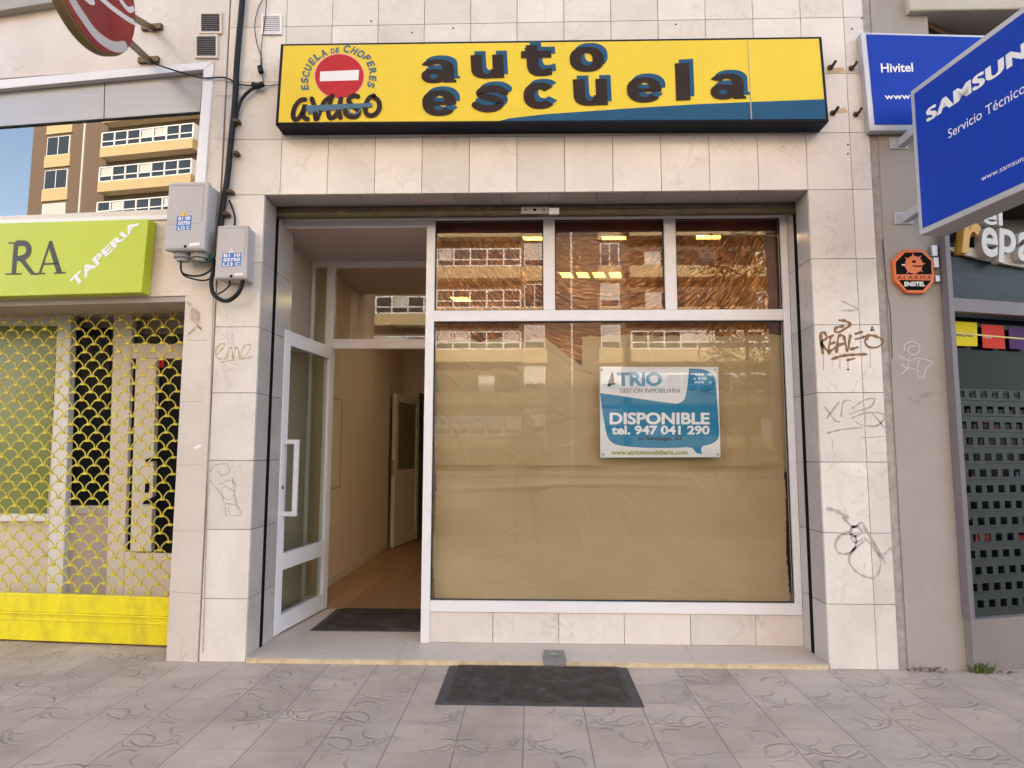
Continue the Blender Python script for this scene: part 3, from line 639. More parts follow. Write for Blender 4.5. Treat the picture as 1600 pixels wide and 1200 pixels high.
def chunky(mb, ch, x0, y0, x1, y1, of):
    """fat sans letter of the sign, drawn in its pixel box on the sign face"""
    lv = [of]
    def P(u_, v_): return YS.P(x0+(x1-x0)*u_-2*(v_-.5), y1-(y1-y0)*v_-1.2*(u_-.5), lv[0])
    def ring(cx, cy, rx, ry, ix, iy, a0, a1, n=26, e=.86):
        pw = lambda q: math.copysign(abs(q)**e, q); vv = []
        for k in range(n+1):
            a_ = R(a0+(a1-a0)*k/n); c_, s_ = pw(math.cos(a_)), pw(math.sin(a_)); vv += [P(cx+rx*c_, cy+ry*s_), P(cx+ix*c_, cy+iy*s_)]
        mb.add(vv, [(2*k+1, 2*k+3, 2*k+2, 2*k) for k in range(n)]); lv[0] += .0002
    def rc(u0, v0, u1, v1): mb.add([P(u0, v0), P(u1, v0), P(u1, v1), P(u0, v1)], [(0,1,2,3)]); lv[0] += .0002
    if ch == 'o': ring(.5,.5,.5,.5,.17,.25,0,360)
    if ch == 'c': ring(.5,.5,.5,.5,.17,.24,38,322)
    if ch == 'e': ring(.5,.5,.5,.5,.17,.29,0,325); rc(.2,.42,.99,.56)
    if ch == 'a': rc(.66,0,1.0,.66); rc(.98,0,1.06,.10); ring(.5,.62,.5,.38,.16,.19,0,160); ring(.38,.29,.38,.30,.12,.10,0,360)
    if ch == 'u': rc(0,.34,.34,1); rc(.65,0,.98,1); ring(.46,.38,.46,.39,.12,.20,180,360)
    if ch == 'l': rc(0,0,.92,1)
    if ch == 's': mb.stroke(spline([P(*q) for q in ((.94,.72),(.74,.86),(.42,.86),(.20,.73),(.36,.58),(.62,.50),(.80,.32),(.62,.15),(.30,.14),(.06,.28))], 5), .045, YS.n)
L1 = [("a",658,92.5,709,129),("u",736,85.5,788,122),("t",814,70.5,862,118.5),("o",890,73,943.5,112),("e",659.6,140.7,713,181),("s",738.7,133.5,792.5,175),("c",818,129,869,170),("u",896,123.4,950,164.5),("e",979.4,120.6,1034,160),("l",1055.5,98.4,1080,156.5),("a",1110,115,1162,154.5)]
for i_, (ch, x0, y0, x1, y1) in enumerate(L1):
    lean = -3 if ch != 'l' else -4
    bd = .042
    o_ = 0
    if i_ in (0, 4): mb = MB(); ms = MB()
    def lay(b_, dx, dy, of):
        if ch == 't':
            X = lambda u_: x0+(x1-x0)*u_+dx; Y_ = lambda v_: y0+(y1-y0)*v_+dy
            b_.px(YS, [(X(.16),Y_(0)),(X(.52),Y_(0)),(X(.54),Y_(.18)),(X(.98),Y_(.17)),(X(.99),Y_(.40)),(X(.56),Y_(.41)),(X(.58),Y_(.66)),(X(.64),Y_(.76)),(X(.76),Y_(.78)),(X(1.0),Y_(.72)),(X(1.02),Y_(.95)),(X(.80),Y_(1.0)),(X(.48),Y_(1.0)),(X(.28),Y_(.90)),(X(.20),Y_(.72)),(X(.18),Y_(.42)),(X(0),Y_(.42)),(X(0),Y_(.20)),(X(.17),Y_(.19))], of, .0006)
        else: chunky(b_, ch, x0+dx, y0+dy, x1+dx, y1+dy, of)
    lay(ms, 6, -6, .0050+o_); lay(mb, 0, 0, .0070+o_)
    if i_ in (3, 10): ms.build("letter_shadow", TEAL, ys); mb.build("lettering", BROWN, ys)
def ell(pl, cx, cy, rx, ry, n=48): return [(cx+rx*math.cos(2*math.pi*k/n), cy-ry*math.sin(2*math.pi*k/n)) for k in range(n)]
mb = MB(); mb.px(YS, ell(YS, 530.2, 119, 39.6, 36), .0042, .0008); mb.build("disc_rim", PINKISH, ys)
MB().px(YS, ell(YS, 530.2, 119, 38, 34.5), .0050, .0007).build("red_disc", RED, ys)
MB().px(YS, [(499.5,127),(560,125.2),(561,109.2),(500.3,111.8)], .0058, .0007).build("white_bar", WHITE, ys)
mb = MB(); KK = lambda x_, y_: (420+x_/7.5, 50+y_/7.5)
for ch, x_, y_, hgt in (("E",425,640,1),("S",420,558,1),("C",437,482,1),("U",462,405,1),("E",505,335,1),("L",562,278,1),("A",640,238,1),("D",748,210,.7),("E",803,203,.7),("C",915,185,1.05),("H",1003,208,1),("O",1080,245,1.05),("F",1150,292,1),("E",1193,362,1),("R",1217,440,1),("E",1217,530,1),("S",1197,607,1)):
    cx, cy = KK(x_, y_); ang = math.atan2(x_-828, 540-y_); cy += 1.5; w_, h_ = 4.9*hgt, 6.0*hgt
    q = [(cx+dx*math.cos(ang)-dy*math.sin(ang), cy+dx*math.sin(ang)+dy*math.cos(ang)) for dx, dy in ((-w_, h_), (w_, h_), (w_, -h_), (-w_, -h_))]
    put(mb, ch, YS, q, .0045, 0, 0, .05, .15)
mb.build("arched_lettering", M("sign_slate_blue", (.04,.11,.14), .4), ys)
mb = MB(); kc = lambda pts: K(420, 50, 7.5, pts); o_ = .0068
for i_, st in enumerate(([(425,790),(370,800),(310,870),(285,960),(300,1020),(350,1010),(400,930),(425,850),(405,940),(415,1000),(455,1020)], [(505,780),(535,880),(555,1025),(600,920),(650,820),(700,775)],
           [(745,745),(710,850),(698,940),(718,1005),(770,990),(815,920),(840,800)], [(845,780),(825,930),(840,1005)], [(1045,755),(985,745),(935,800),(985,870),(1055,925),(1030,985),(960,992),(905,960),(895,920)], [(1230,745),(1170,780),(1130,880),(1150,960),(1210,978),(1270,940),(1298,870),(1280,800),(1235,765)])):
    mb.stroke_px(YS, kc(st), .030, o_+i_*.0003)
mb.build("script_lettering", BROWN, ys)
mb = MB(); mb.px(YS, kc([(430,900),(440,860),(690,850),(1210,830),(1215,880),(1100,885),(1060,895),(900,895),(880,905),(620,925),(590,910),(480,960)]), .0092, .0006)
mb.stroke_px(YS, kc([(470,960),(490,910),(530,890),(570,910),(580,950)]), .012, .0096); mb.stroke_px(YS, kc([(930,900),(960,950),(1010,960),(1060,930),(1075,890)]), .010, .0098)
mb.build("car_outline", M("sign_mid_blue", (.02,.10,.17), .4), ys)

# ------------------------------------------------------------------ building on the left
lb = thing("tapas_bar_building", "pale rendered building with mirror glazed upper window and yellow grille over its shopfront", "building", (-3.2, .3, 0))
U = lambda px, py, off=0: LEFT.uz(px, py, off)
u_p0, z_gt = U(288, 462); u_pr = 0.075; u_e = -4.5
u_w1, z_wt = U(318, 104); z_wt = 3.72; z_wb = 2.76; u_w1 = U(318, 104)[0]+.0; u_w0 = u_e
mb = MB(); th = .28
mb.uz(LEFT, U(272, 800)[0], .068, 0, z_gt, 0, th)            # pier beside the grille
mb.uz(LEFT, u_w1+.001, .068, z_gt+.0005, 5.0, 0, th)         # wall right of the window
mb.uz(LEFT, u_e, u_w1, z_wt, 5.0, 0, th)                     # wall above the window
mb.uz(LEFT, u_e, u_w1, z_gt+.0005, z_wb, 0, th)              # band behind the lime sign
mb.build("wall", TILE2, lb)
mb = MB()                                                     # joints of the wall's facing
for (xa_, ya_, xb_, yb_) in ((290,532,322,532),(282,628,318,628),(276,727,318,727),(270,830,314,830),(268,925,312,928),(335,217,376,217),(335,150,376,150)): mb.px(LEFT, [(xa_, ya_), (xb_, yb_), (xb_, yb_-.8), (xa_, ya_-.8)], .0012, .001)
mb.px(LEFT, [(316,1020),(317.5,1020),(334,462),(332.5,462)], .0012, .001)
mb.build("wall_joint", M("wall_joint_grey", (.36,.29,.24), .9), lb)
mb = MB(); mb.stroke_px(LEFT, K(0,320,3.529,[(1065,580),(1090,600),(1085,640),(1060,620),(1062,590)]), .03, .0015); mb.stroke_px(LEFT, K(0,320,3.529,[(1090,620),(1080,650),(1110,690),(1090,670),(1040,712)]), .012, .0017); mb.stroke_px(LEFT, K(0,320,3.529,[(1035,540),(1048,550)]), .02, .0015)
mb.build("tan_tag", TAGT, lb)
mb = MB(); mb.stroke_px(LEFT, K(0,640,3,[(915,178),(938,170)]), .016, .002); mb.build("paper_scrap", WHITE, lb)
# cornice at the top
mb = MB(); mb.px(LEFT, [(-140,38),(140,-6),(140,-60),(-140,-30)], .06, .2); mb.build("cornice", M("cornice_grey", (.36,.33,.30), .7, .1, 8), lb)
# upper window
mb = MB(); fo, ft = .012, .08
mb.px(LEFT, [(-130,151),(318,108),(332,96),(-130,136)], fo, ft)
mb.px(LEFT, [(304.5,285),(297,345),(313,345),(320,285),(333.5,97),(318.5,108.5)], fo+.001, ft)
mb.px(LEFT, [(-130,356),(300,341),(300,334.5),(-130,347.5)], fo+.004, ft)
uw = mb.build("upper_window", ALU, lb)
mb = MB(); mb.px(LEFT, [(-130,207),(312,174),(318.5,109),(-130,152)], -.03, .03); mb.build("roller_shutter_box", M("brushed_grey_panel", (.30,.285,.285), .34, .05, 4, metal=.55, stretch=(.4,1,12)), uw)
mb = MB(); mb.px(LEFT, [(161.6,184.5),(162.8,184.5),(164,127),(163,127)], -.0285, .001); mb.build("panel_seam", RUBBER, uw)
mb = MB(); mb.px(LEFT, [(-130,350),(302,335),(312.5,173),(-130,206)], -.05, .01); mb.build("mirror_pane", MIRROR, uw)
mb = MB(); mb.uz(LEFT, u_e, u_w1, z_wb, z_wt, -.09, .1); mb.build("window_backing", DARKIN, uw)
# soffit of the grille opening and its backing
mb = MB(); GO = -.27
mb.uz(LEFT, u_e, U(272, 800)[0], z_gt-.035, z_gt-.0005, -.01, .30); mb.build("soffit", GREYP, lb)
GP = lambda px, py, off=GO: LEFT.P(px, py, off)
# shopfront behind the grille
SO = -.55
mb = MB(); mb.uz(LEFT, u_e, .03, 0, 3.0, SO-.06, .05); mb.build("shopfront_backing", GREYP, lb)
mb = MB(); mb.px(LEFT, [(-140,1010),(95,990),(110,505),(110,470),(-140,470)], SO+.0, .05); mb.build("tiled_front", CREAMP, lb)
mb = MB(); mb.px(LEFT, [(-140,806),(72,806),(90,505),(-140,505)], SO+.006, .005); mb.build("green_pane", GREENG, lb)
mb = MB(); mb.px(LEFT, [(72,935),(97,935),(112,478),(90,478)], SO+.06, .055); mb.px(LEFT, [(-140,508),(90,508),(90,492),(-140,492)], SO+.05, .043); mb.px(LEFT, [(-140,815),(76,815),(76,803),(-140,803)], SO+.05, .043); mb.build("window_post", ALU, lb, bevel=.006)
PALEP = M("pale_door_paint", (.66,.57,.51), .5, .04, 4)
mb = MB(); mb.px(LEFT, [(97,935),(172,935),(174,803),(100,803)], SO+.02, .06); mb.px(LEFT, [(98,803),(172,803),(173,790),(99,790)], SO+.03, .07); mb.build("lower_panel", GREYP, lb)
mb = MB(); mb.px(LEFT, [(106,803),(168,803),(172,512),(122,512)], SO+.004, .01); mb.build("dark_pane", DKGLASS, lb)
mb = MB(); mb.px(LEFT, [(165,940),(192,940),(207,478),(178,478)], SO+.05, .05); mb.px(LEFT, [(192,940),(194,862),(290,866),(290,940)], SO+.045, .045); mb.px(LEFT, [(190,560),(290,560),(290,538),(191,536)], SO+.045, .045)
mb.px(LEFT, [(203,862),(236,862),(244,560),(212,560)], SO+.06, .05); mb.px(LEFT, [(270,862),(300,862),(304,560),(287,560)], SO+.06, .05)
dl = mb.build("bar_door", PALEP, lb, bevel=.004)
mb = MB(); mb.px(LEFT, [(188,862),(205,862),(216,560),(200,560)], SO+.02, .01); mb.px(LEFT, [(232,864),(280,864),(288,560),(242,560)], SO+.021, .01); mb.px(LEFT, [(196,536),(290,536),(290,522),(198,522)], SO+.02, .01); mb.build("door_pane", DKGLASS, dl)
mb = MB(); mb.px(LEFT, [(226,770),(231,770),(232,755),(227,755)], SO+.07, .02); mb.px(LEFT, [(222,788),(243,786),(245,774),(226,782)], SO+.08, .02); mb.px(LEFT, [(226,722),(243,720),(243,712),(227,718)], SO+.07, .02); mb.build("door_lock", BLACK, dl)
mb = MB(); mb.px(LEFT, [(247,574),(255,574),(257,563),(249,563)], SO+.025, .003); mb.build("red_sticker", RED, dl)
# rolling grille: rows of arched links
u_l, _ = U(-60, 700, GO); u_r = U(292, 470, GO)[0]
z_top = U(150, 472, GO)[1]; z_bot = U(140, 928, GO)[1]
mb = MB(); pitch = .124; rowh = .054; nrow = int((z_top-z_bot)/rowh)+1; j = 0
WIRE = .0043
for j in range(nrow):
    z = z_top-.02-j*rowh; off = (j % 2)*pitch/2; i = 0
    u = u_r+.03-off
    while u > u_l:
        pts = []
        for k in range(7):
            a_ = math.pi*k/6; pts.append(LEFT.Q(u-pitch/2+math.cos(a_)*pitch*.47, z+math.sin(a_)*.062-.004, GO))
        mb.tube(pts, WIRE, 4, smooth=1)
        c_ = LEFT.Q(u, z, GO); mb.prism([c_+LEFT.u*a1*.014+Vector((0,0,b1*.007))+LEFT.n*.008 for a1, b1 in ((-1,-1),(1,-1),(1,1),(-1,1))], -LEFT.n*.016)
        u -= pitch
gr = mb.build("rolling_grille", LATTICE, lb)
mb = MB(); y0, y1, y2 = U(140, 929, GO)[1], U(140, 958, GO)[1], .012
mb.uz(LEFT, u_e, u_r+.02, y1, y0, GO+.02, .04); mb.uz(LEFT, u_e, u_r+.02, y1-.012, y1, GO+.035, .06); mb.uz(LEFT, u_e, u_r+.02, y2, y1-.012, GO+.025, .05)
mb.uz(LEFT, u_e, u_r+.02, y1-.05, y1-.042, GO+.032, .01)
mb.build("bottom_rail", LATRAIL, gr, bevel=.005)
# unseen mass behind, widened and raised to shade the street
mb = MB(); mb.box(-40, -2.03, 1.6, 12, 0, 27); mb.box(-40, -2.035, .75, 1.6, 4.6, 27); mb.box(-40, -6.2, .45, 1.6, 0, 4.6); mb.box(-2.07, -2.025, .3, 1.6, 0, 4.6); mb.build("masonry", M("left_masonry", (.45,.38,.32), .9), lb)
mb = MB(); mb.uz(LEFT, u_e, .0, z_gt, z_gt+.05, -.31, .8); mb.build("shop_ceiling", GREYP, lb)

# lime sign
LS = .085
lsn = thing("fascia_sign", "lime green tapas bar sign with large dark serif letters and slanted white ones", "shop sign", LEFT.P(110, 462, .04))
LSP = [(-140, 467), (221, 457), (232, 342), (-140, 353)]
MB().px(LEFT, LSP, LS, LS-.005).build("sign_box", LIME, lsn, bevel=.004)
def seriff(mb, P, strokes): pass
mb = MB(); kr = lambda pts: K(0, 320, 3.529, pts); SO_ = LS+.002
def poly(pts): mb.px(LEFT, kr(pts), SO_, .0015)
poly([(62,385),(86,385),(100,210),(76,210)]); poly([(28,386),(118,384),(119,376),(29,378)]); poly([(46,206),(80,207),(80,215),(46,214)])
st = [(95,211),(140,214),(158,240),(150,275),(120,293),(95,296)]; mb.stroke_px(LEFT, kr(st), .036, SO_+.0004)
poly([(100,298),(126,292),(190,376),(212,378),(212,386),(170,386)])
poly([(272,200),(286,198),(342,374),(312,374),(268,232)]); poly([(272,200),(278,215),(226,374),(214,374)]); poly([(235,322),(316,318),(318,328),(233,332)]); poly([(196,384),(248,382),(248,374),(197,376)]); poly([(296,381),(362,378),(362,370),(296,373)])
mb.build("serif_lettering", LIMED, lsn)
mb = MB(); put(mb, "TAPERIA", LEFT, [(117,450),(219.5,348.5),(211,343),(108.5,437)], SO_, 0, 0, .04, 0, 1.05); mb.build("slanted_lettering", WHITE, lsn)

# red round sign on its bracket
DX, DC, DR = -2.30, Vector((0, -.781, 3.694)), .3507
rs = thing("round_wall_sign", "round red drinks sign with a pale ribbon stripe on a wall bracket", "projecting sign", (-2.33, -.4, DC.z-DR))
cdisc = Vector((DX, DC.y, DC.z))
mb = MB(); mb.disc(cdisc, (1,0,0), DR, .06, 64); mb.build("sign_rim", M("olive_brown_rim", (.17,.115,.045), .4, .1, 8), rs, bevel=.012)
mb = MB(); mb.disc(cdisc+Vector((.004,0,0)), (1,0,0), DR-.012, .003, 64); mb.build("red_face", M("glossy_red", (.24,.007,.009), .3, .25, 3, dirt=(.5,.14,.02), dscale=3.2, damt=.7, spec=.3, coat=.15), rs)
SP = Plane((DX+.0055, 0, 0), R(90))
mb = MB(); n_ = 40
kd = lambda pts: K(0, 0, 6.667, pts)
mb.stroke_px(SP, kd([(690,-160),(760,10),(860,170),(990,350),(1130,460),(1220,490),(1300,480)]), .055, 0, sm=6)
mb.build("ribbon_stripe", M("pale_stripe", (.48,.42,.41), .3), rs)
mb = MB()
for st in ([(1050,-20),(1180,90),(1320,190),(1390,230)], [(1190,-120),(1270,20),(1340,100),(1385,90)], [(870,-40),(930,10),(970,20)]): mb.stroke_px(SP, kd(st), .03, .001, sm=6)
mb.build("script_lettering", M("script_white", (.66,.60,.58), .3), rs)
mb = MB()
yw = .06
SPm = Plane((DX-.03, 0, 0), R(90))
for (sx_, sy_), (ex_, ey_) in (((203,24),(241,46)), ((196,60),(236,97))):
    p1, p2 = SPm.P(sx_, sy_), LEFT.P(ex_, ey_, -.01); mb.bar(p1, p2, .022, .036)
    mb.bar(p2+LEFT.u*-.07+LEFT.n*.022, p2+LEFT.u*.07+LEFT.n*.022, .026, .036)
mb.build("bracket", M("brass_bracket", (.13,.085,.035), .4, .3, 12, metal=.6), rs)

# vents
def vent(name, q, pl, mat, bmat, label, n, grp=None):
    t = thing(name, label, "vent", pl.P(*q[0])); x0, y0, x1, y1 = q[0][0], q[0][1], q[1][0], q[1][1]
    fr = MB(); e = 3
    for rct in ((x0,y0,x1,y0+e),(x0,y1-e,x1,y1),(x0,y0+e,x0+e,y1-e),(x1-e,y0+e,x1,y1-e)): fr.px(pl, rect(*rct), .014, .013)
    fr.build("frame", mat, t); MB().px(pl, rect(x0+e, y0+e, x1-e, y1-e), .003, .002).build("backing", BLACK, t)
    sl_ = MB()
    for i in range(n): yy = y0+e+(y1-y0-2*e)*(i+.3)/n; sl_.px(pl, rect(x0+e, yy, x1-e, yy+(y1-y0)/n*.42), .010, .005)
    sl_.build("slats", bmat, t)
VDK = M("dark_vent_metal", (.10,.085,.08), .5, .2, 20)
vent("wall_vent", ((311,18.5),(346,52)), LEFT, CREAMP, VDK, "upper one of the paired dark louvred vents in the pale wall", 9)
vent("wall_vent", ((304,53.5),(340,90)), LEFT, CREAMP, VDK, "lower one of the paired dark louvred vents in the pale wall", 9)
vent("wall_vent", ((408,22),(440,53)), FRONT, ALU, ALU, "small white louvred vent beside the corner of the yellow sign", 8)

# meter boxes
def meter(q, y0, label, l1, tri, glands, sides):
    pl = Plane((0, y0, 0)); TLp, TRp, BRp, BLp = q
    a, b, c, d = pl.P(*BLp), pl.P(*BRp), pl.P(*TRp), pl.P(*TLp)
    t = thing("meter_box", label, "meter box", ((a+b)/2), "grey electricity meter boxes")
    MB().prism([a+Vector((.01,.03,.004)), b+Vector((-.01,.03,.004)), c+Vector((-.01,.03,-.004)), d+Vector((.01,.03,-.004))], Vector((0, -y0-.032, 0))).build("box_body", BOXG, t, bevel=.004)
    lid = MB().prism([a, b, c, d], Vector((0, .045, 0))).build("box_lid", BOXG, t, bevel=.008)
    def at(s, v): return (BLp[0]+(BRp[0]-BLp[0])*s+(TLp[0]-BLp[0])*v, BLp[1]+(BRp[1]-BLp[1])*s+(TLp[1]-BLp[1])*v)
    mb = MB(); mb.px(pl, [at(.08,.385), at(.82,.40), at(.82,.393), at(.08,.378)], .0012, .001); mb.px(pl, [at(.05,.03),at(.95,.03),at(.95,.022),at(.05,.022)], .0012, .001); mb.px(pl, [at(.06,.96),at(.9,.96),at(.9,.953),at(.06,.953)], .0012, .001); mb.px(pl, [at(.885,.41),at(.895,.41),at(.895,.953),at(.885,.953)], .0012, .001); mb.build("lid_seam", M("seam_grey", (.25,.22,.22), .7), lid)
    sx0, sx1, sz0, sz1 = sides
    MB().px(pl, [at(sx0,sz0), at(sx1,sz0+.01), at(sx1,sz1+.01), at(sx0,sz1)], .0014, .0012).build("blue_label", STICK, lid)
    mb = MB()
    for i, s_ in enumerate(l1):
        zz0 = sz1-(sz1-sz0)*(i*.33+.30); zz1 = sz1-(sz1-sz0)*(i*.33+.04)
        put(mb, s_, pl, [at(sx0+.04,zz0), at(sx1-.03,zz0+.008), at(sx1-.03,zz1+.008), at(sx0+.04,zz1)], .0022, 0, 0, .03)
    mb.build("label_text", WHITE, lid)
    tx, tz = tri[0], tri[1]
    MB().px(pl, [at(tx-.075,tz), at(tx+.075,tz), at(tx,tz+.10)], .0014, .0012).build("warning_triangle", tri[2], lid)
    mb = MB(); mb.px(pl, [at(tx-.012,tz+.02), at(tx+.012,tz+.02), at(tx+.004,tz+.065)], .002, .0005); mb.disc(pl.P(*at(.52,.055), .004), (0,-1,0), .008, .004, 12); mb.build("lid_screw", BLACK, lid)
    MB().px(pl, [at(.62,.06), at(.88,.07), at(.88,.11), at(.62,.10)], .0012, .001).build("white_label", WHITE, lid)
    if glands:
        mb = MB(); z_ = a.z
        for s_ in (.30, .72):
            p = a+(b-a)*s_+Vector((0, .085, .0)); mb.disc((p.x, p.y, z_+.004), (0,0,1), .052, .03, 24); mb.disc((p.x, p.y, z_-.026), (0,0,1), .036, .02, 20)
        mb.build("cable_gland", M("gland_grey", (.33,.31,.30), .5), t)
    return a, b
m1a, m1b = meter([(264,285),(326,283),(318.5,390.5),(256,391)], -.17, "larger grey meter box with a yellow warning triangle, mounted higher up the wall", ("B1 08","03750","L12 C"), (.44,.50,AMBER), True, (.27,.63,.29,.50))
m2a, m2b = meter([(340,352.5),(388,351.5),(385,435.5),(334.5,436)], -.13, "smaller grey meter box with a white warning triangle, nearest the open doorway", ("B1 10","03750","L13 C"), (.46,.50,M("white_triangle",(.7,.68,.62),.5)), False, (.21,.79,.23,.48))

# cables
def cable(name, px, offs, r, label, n=8, mat=CABLE, group=None, sm=6, pl=FRONT):
    mb = MB(); o_ = offs if isinstance(offs, (list, tuple)) else [offs]*len(px)
    mb.tube([pl.P(x_, y_, f_) for (x_, y_), f_ in zip(px, o_)], r, n, smooth=sm); return tag(mb.build(name, mat, smooth=True), label, "cable", group)
cable("cable_bundle", [(381,-30),(377,20),(372,75),(369.5,110),(367,160),(361,220),(355,280),(350,310),(345,350),(343,400)], .03, .019, "thick black cable bundle running down the wall beside the yellow sign", 10)
cable("cable_loop", [(334,405),(333,425),(330,440),(333,458),(344,468),(355,470),(365,465),(374,455),(380,438)], [.05,.05,.06,.07,.08,.09,.09,.09,.09], .013, "thick black cable loop hanging under the smaller meter box", 8)
cable("wall_cable", [(238,98),(260,106),(300,118),(320,122),(350,121),(366,128),(372,132),(400,134)], .02, .005, "thin black cable running from the round sign's bracket to the junction knob")
cable("wall_cable", [(404,134),(390,142),(378,155),(371,175),(368,198)], .03, .010, "black cable curving from the junction knob down into the bundle")
cable("wall_cable", [(416,-10),(404,12),(398,40),(402,70),(407,84),(408,108),(412,128)], .012, .0028, "thin looping wire hanging past the small white vent in a wide bow")
cable("wall_cable", [(417,-10),(415,20),(410,60),(408,84),(410,108)], .016, .0026, "thin straight wire hanging past the small white vent almost plumb")
cable("wall_cable", [(412,133),(422,134),(437,131)], .012, .003, "short thin wire between the junction knob and the yellow sign")
cable("wall_cable", [(358,313),(363,325),(367,340),(366,356)], .02, .006, "thin black cable dropping from the bundle to the smaller meter box")
cable("wall_cable", [(283,405),(284,425),(300,431),(315,430),(328,423),(336,412)], [.1,.09,.07,.06,.05,.04], .006, "black cable sagging under the larger meter box, upper of the two")
cable("wall_cable", [(283,408),(285,428),(303,436),(320,438),(332,432),(336,420)], [.09,.08,.07,.06,.05,.04], .005, "black cable sagging under the larger meter box, lower of the two")
cable("wall_cable", [(303,404),(315,408),(328,406),(336,395)], [.08,.07,.06,.05], .011, "green cable under the larger meter box", mat=M("green_sheath", (.02,.12,.08), .5))
cable("wall_cable", [(359,436),(358,446),(350,454),(340,460)], [.08,.07,.05,.04], .005, "thin black cable hanging from the middle of the smaller meter box")
mb = MB(); p = FRONT.P(404, 133, .03)
mb.tube([p+Vector((-.035,0,.004)), p+Vector((0,-.01,-.012)), p+Vector((.03,0,.008))], .018, 10, smooth=4); q = FRONT.P(407, 109, .03); mb.tube([q+Vector((-.005,0,.022)), q, q+Vector((.006,0,-.02))], .017, 10, smooth=4)
tag(mb.build("junction_knob", CABLE, smooth=True), "black junction knob where thin wires meet between cable bundle and yellow sign", "junction box")

for i_, (x_, y_) in enumerate(((367,190),(366,240),(357,300),(351,335))):
    p = FRONT.P(x_, y_, .03); mb = MB(); mb.box(p.x-.005, p.x+.03, -.052, 0, p.z-.010, p.z+.010)
    tag(mb.build("cable_clamp", RUST, bevel=.002), ("small rusty clamp on the cable bundle, topmost of the four, near the yellow sign", "small rusty clamp on the cable bundle, second from the top", "small rusty clamp on the cable bundle beside the larger meter box's top", "small rusty clamp on the cable bundle just above the smaller meter box")[i_], "cable clamp", "clamps holding the cable bundle")

# ------------------------------------------------------------------ building on the right
rb = thing("repair_shop_building", "grey rendered pier and dark angled repair shop front with a perforated roller shutter", "building", (2.8, .1, 0))
mb = MB()
x1r = FRONT.P(1395, 614)[0]; x2r = 2.490
mb.box(2.0915, x1r, .012, .4, 0, 5.0); mb.build("joint_strip", STRIPG, rb)
mb = MB(); mb.box(x1r+.0005, x2r, .002, .4, 0, 5.0); mb.build("pier", CONCRETE, rb)
mb = MB(); mb.stroke_px(FRONT, K(1250,320,3.333,[(430,180),(440,300),(455,460),(470,560),(480,800)]), .006, 0.0); mb.build("pier_crack", M("crack_dark", (.08,.07,.065), .9), rb)
mb = MB(); wt = M("white_chalk_tag", (.52,.49,.50), .8)
for st in ([(545,760),(545,730),(580,712),(620,730),(620,765),(590,782),(565,765),(570,740),(600,735)], [(515,785),(570,810),(620,800),(690,820),(660,850),(640,900),(610,880),(620,810)], [(530,880),(570,850),(620,870)], [(570,790),(560,850),(530,830)]): mb.stroke_px(FRONT, K(1250,320,3.333,st), .006, .0)
mb.build("chalk_tag", wt, rb)
mb = MB()
for st in ([(560,1000),(610,1030),(640,985),(680,975),(640,1000),(690,985),(710,970)],): mb.stroke_px(FRONT, K(1250,320,3.333,st), .005, .0)
mb.build("grey_tag", M("dim_tag", (.27,.23,.21), .8), rb)
# upper part: recess and beige storey above
mb = MB(); zz = FRONT.P(1480, 23)[2]; mb.box(FRONT.P(1415, 12)[0], 6.5, -.045, .4, zz, 5.2); mb.build("upper_storey", BEIGE, rb, bevel=.01)
mb = MB(); mb.box(x2r+.001, 6.5, .30, .35, FRONT.P(1480, 60)[2]-.7, zz-.0005); mb.build("recess", DARKIN, rb)  # near-black back wall stands for the unlit depth of the opening
mb = MB(); pa, pb = FRONT.P(1432, 31, -.05), FRONT.P(1500, 50, -.2); mb.bar(pa, pb+Vector((.2,.1,-.1)), .03, .04); mb.build("recess_pipe", M("rusty_pipe", (.16,.09,.05), .8), rb)
# shopfront on the RIGHT plane
ru = lambda px, py, off=0: RIGHT.uz(px, py, off)
uE = 3.0
zb0, zb1 = 2.075, 2.155                      # mauve transom band
zs = .29                                     # shutter bottom
DKF = M("dark_slate_fascia", (.03,.034,.037), .35, .3, 2.5, spec=.15, stretch=(.3,.3,5))
MAUVE = M("mauve_band", (.15,.12,.125), .5, .06, 5)
mb = MB(); mb.uz(RIGHT, -.02, uE, 0, zs-.0005, .02, .3); mb.build("base_wall", M("mauve_base", (.21,.17,.155), .7, .08, 3, .1, 60, dirt=(.1,.08,.08), dscale=2, damt=.4), rb)
mb = MB(); mb.uz(RIGHT, -.02, uE, zb0, zb1, .0, .08); mb.build("transom_band", MAUVE, rb)
mb = MB(); mb.uz(RIGHT, .006, uE, zb1+.0005, 2.62, -.03, .1); mb.build("fascia", DKF, rb)
mb = MB(); mb.uz(RIGHT, -.03, .005, zs, 2.62, .025, .05); mb.build("shutter_guide", MAUVE, rb)
mb = MB(); mb.uz(RIGHT, -.02, uE, zs, zb0-.0005, -.14, .01); mb.build("shop_pane", DKGLASS, rb)
mb = MB(); SHC = M("dark_green_grey_shutter", (.022,.026,.025), .5, .15, 8, spec=.3); z = zs+.005; ztop = RIGHT.P(1550, 590)[2]
row = .094; i = 0
while z+row < ztop:
    mb.uz(RIGHT, .0, uE, z, z+.026, -.030, .01); mb.uz(RIGHT, .0, uE, z+.027, z+.034, -.024, .014); mb.uz(RIGHT, .0, uE, z+.0345, z+.043, -.031, .009); mb.uz(RIGHT, .0, uE, z+.087, z+row, -.031, .009)
    u = (i % 2)*.045-.03
    while u < uE-.04:
        mb.uz(RIGHT, max(u,0), u+.036, z+.0435, z+.0865, -.031, .009); u += .085
    z += row; i += 1
mb.build("roller_shutter", SHC, rb)
cols = [(.4,.02,.02), (.4,.3,.03), (.05,.14,.3), (.3,.3,.3), (.5,.06,.03)]
mb = MB(); 
rnd = random.Random(4)
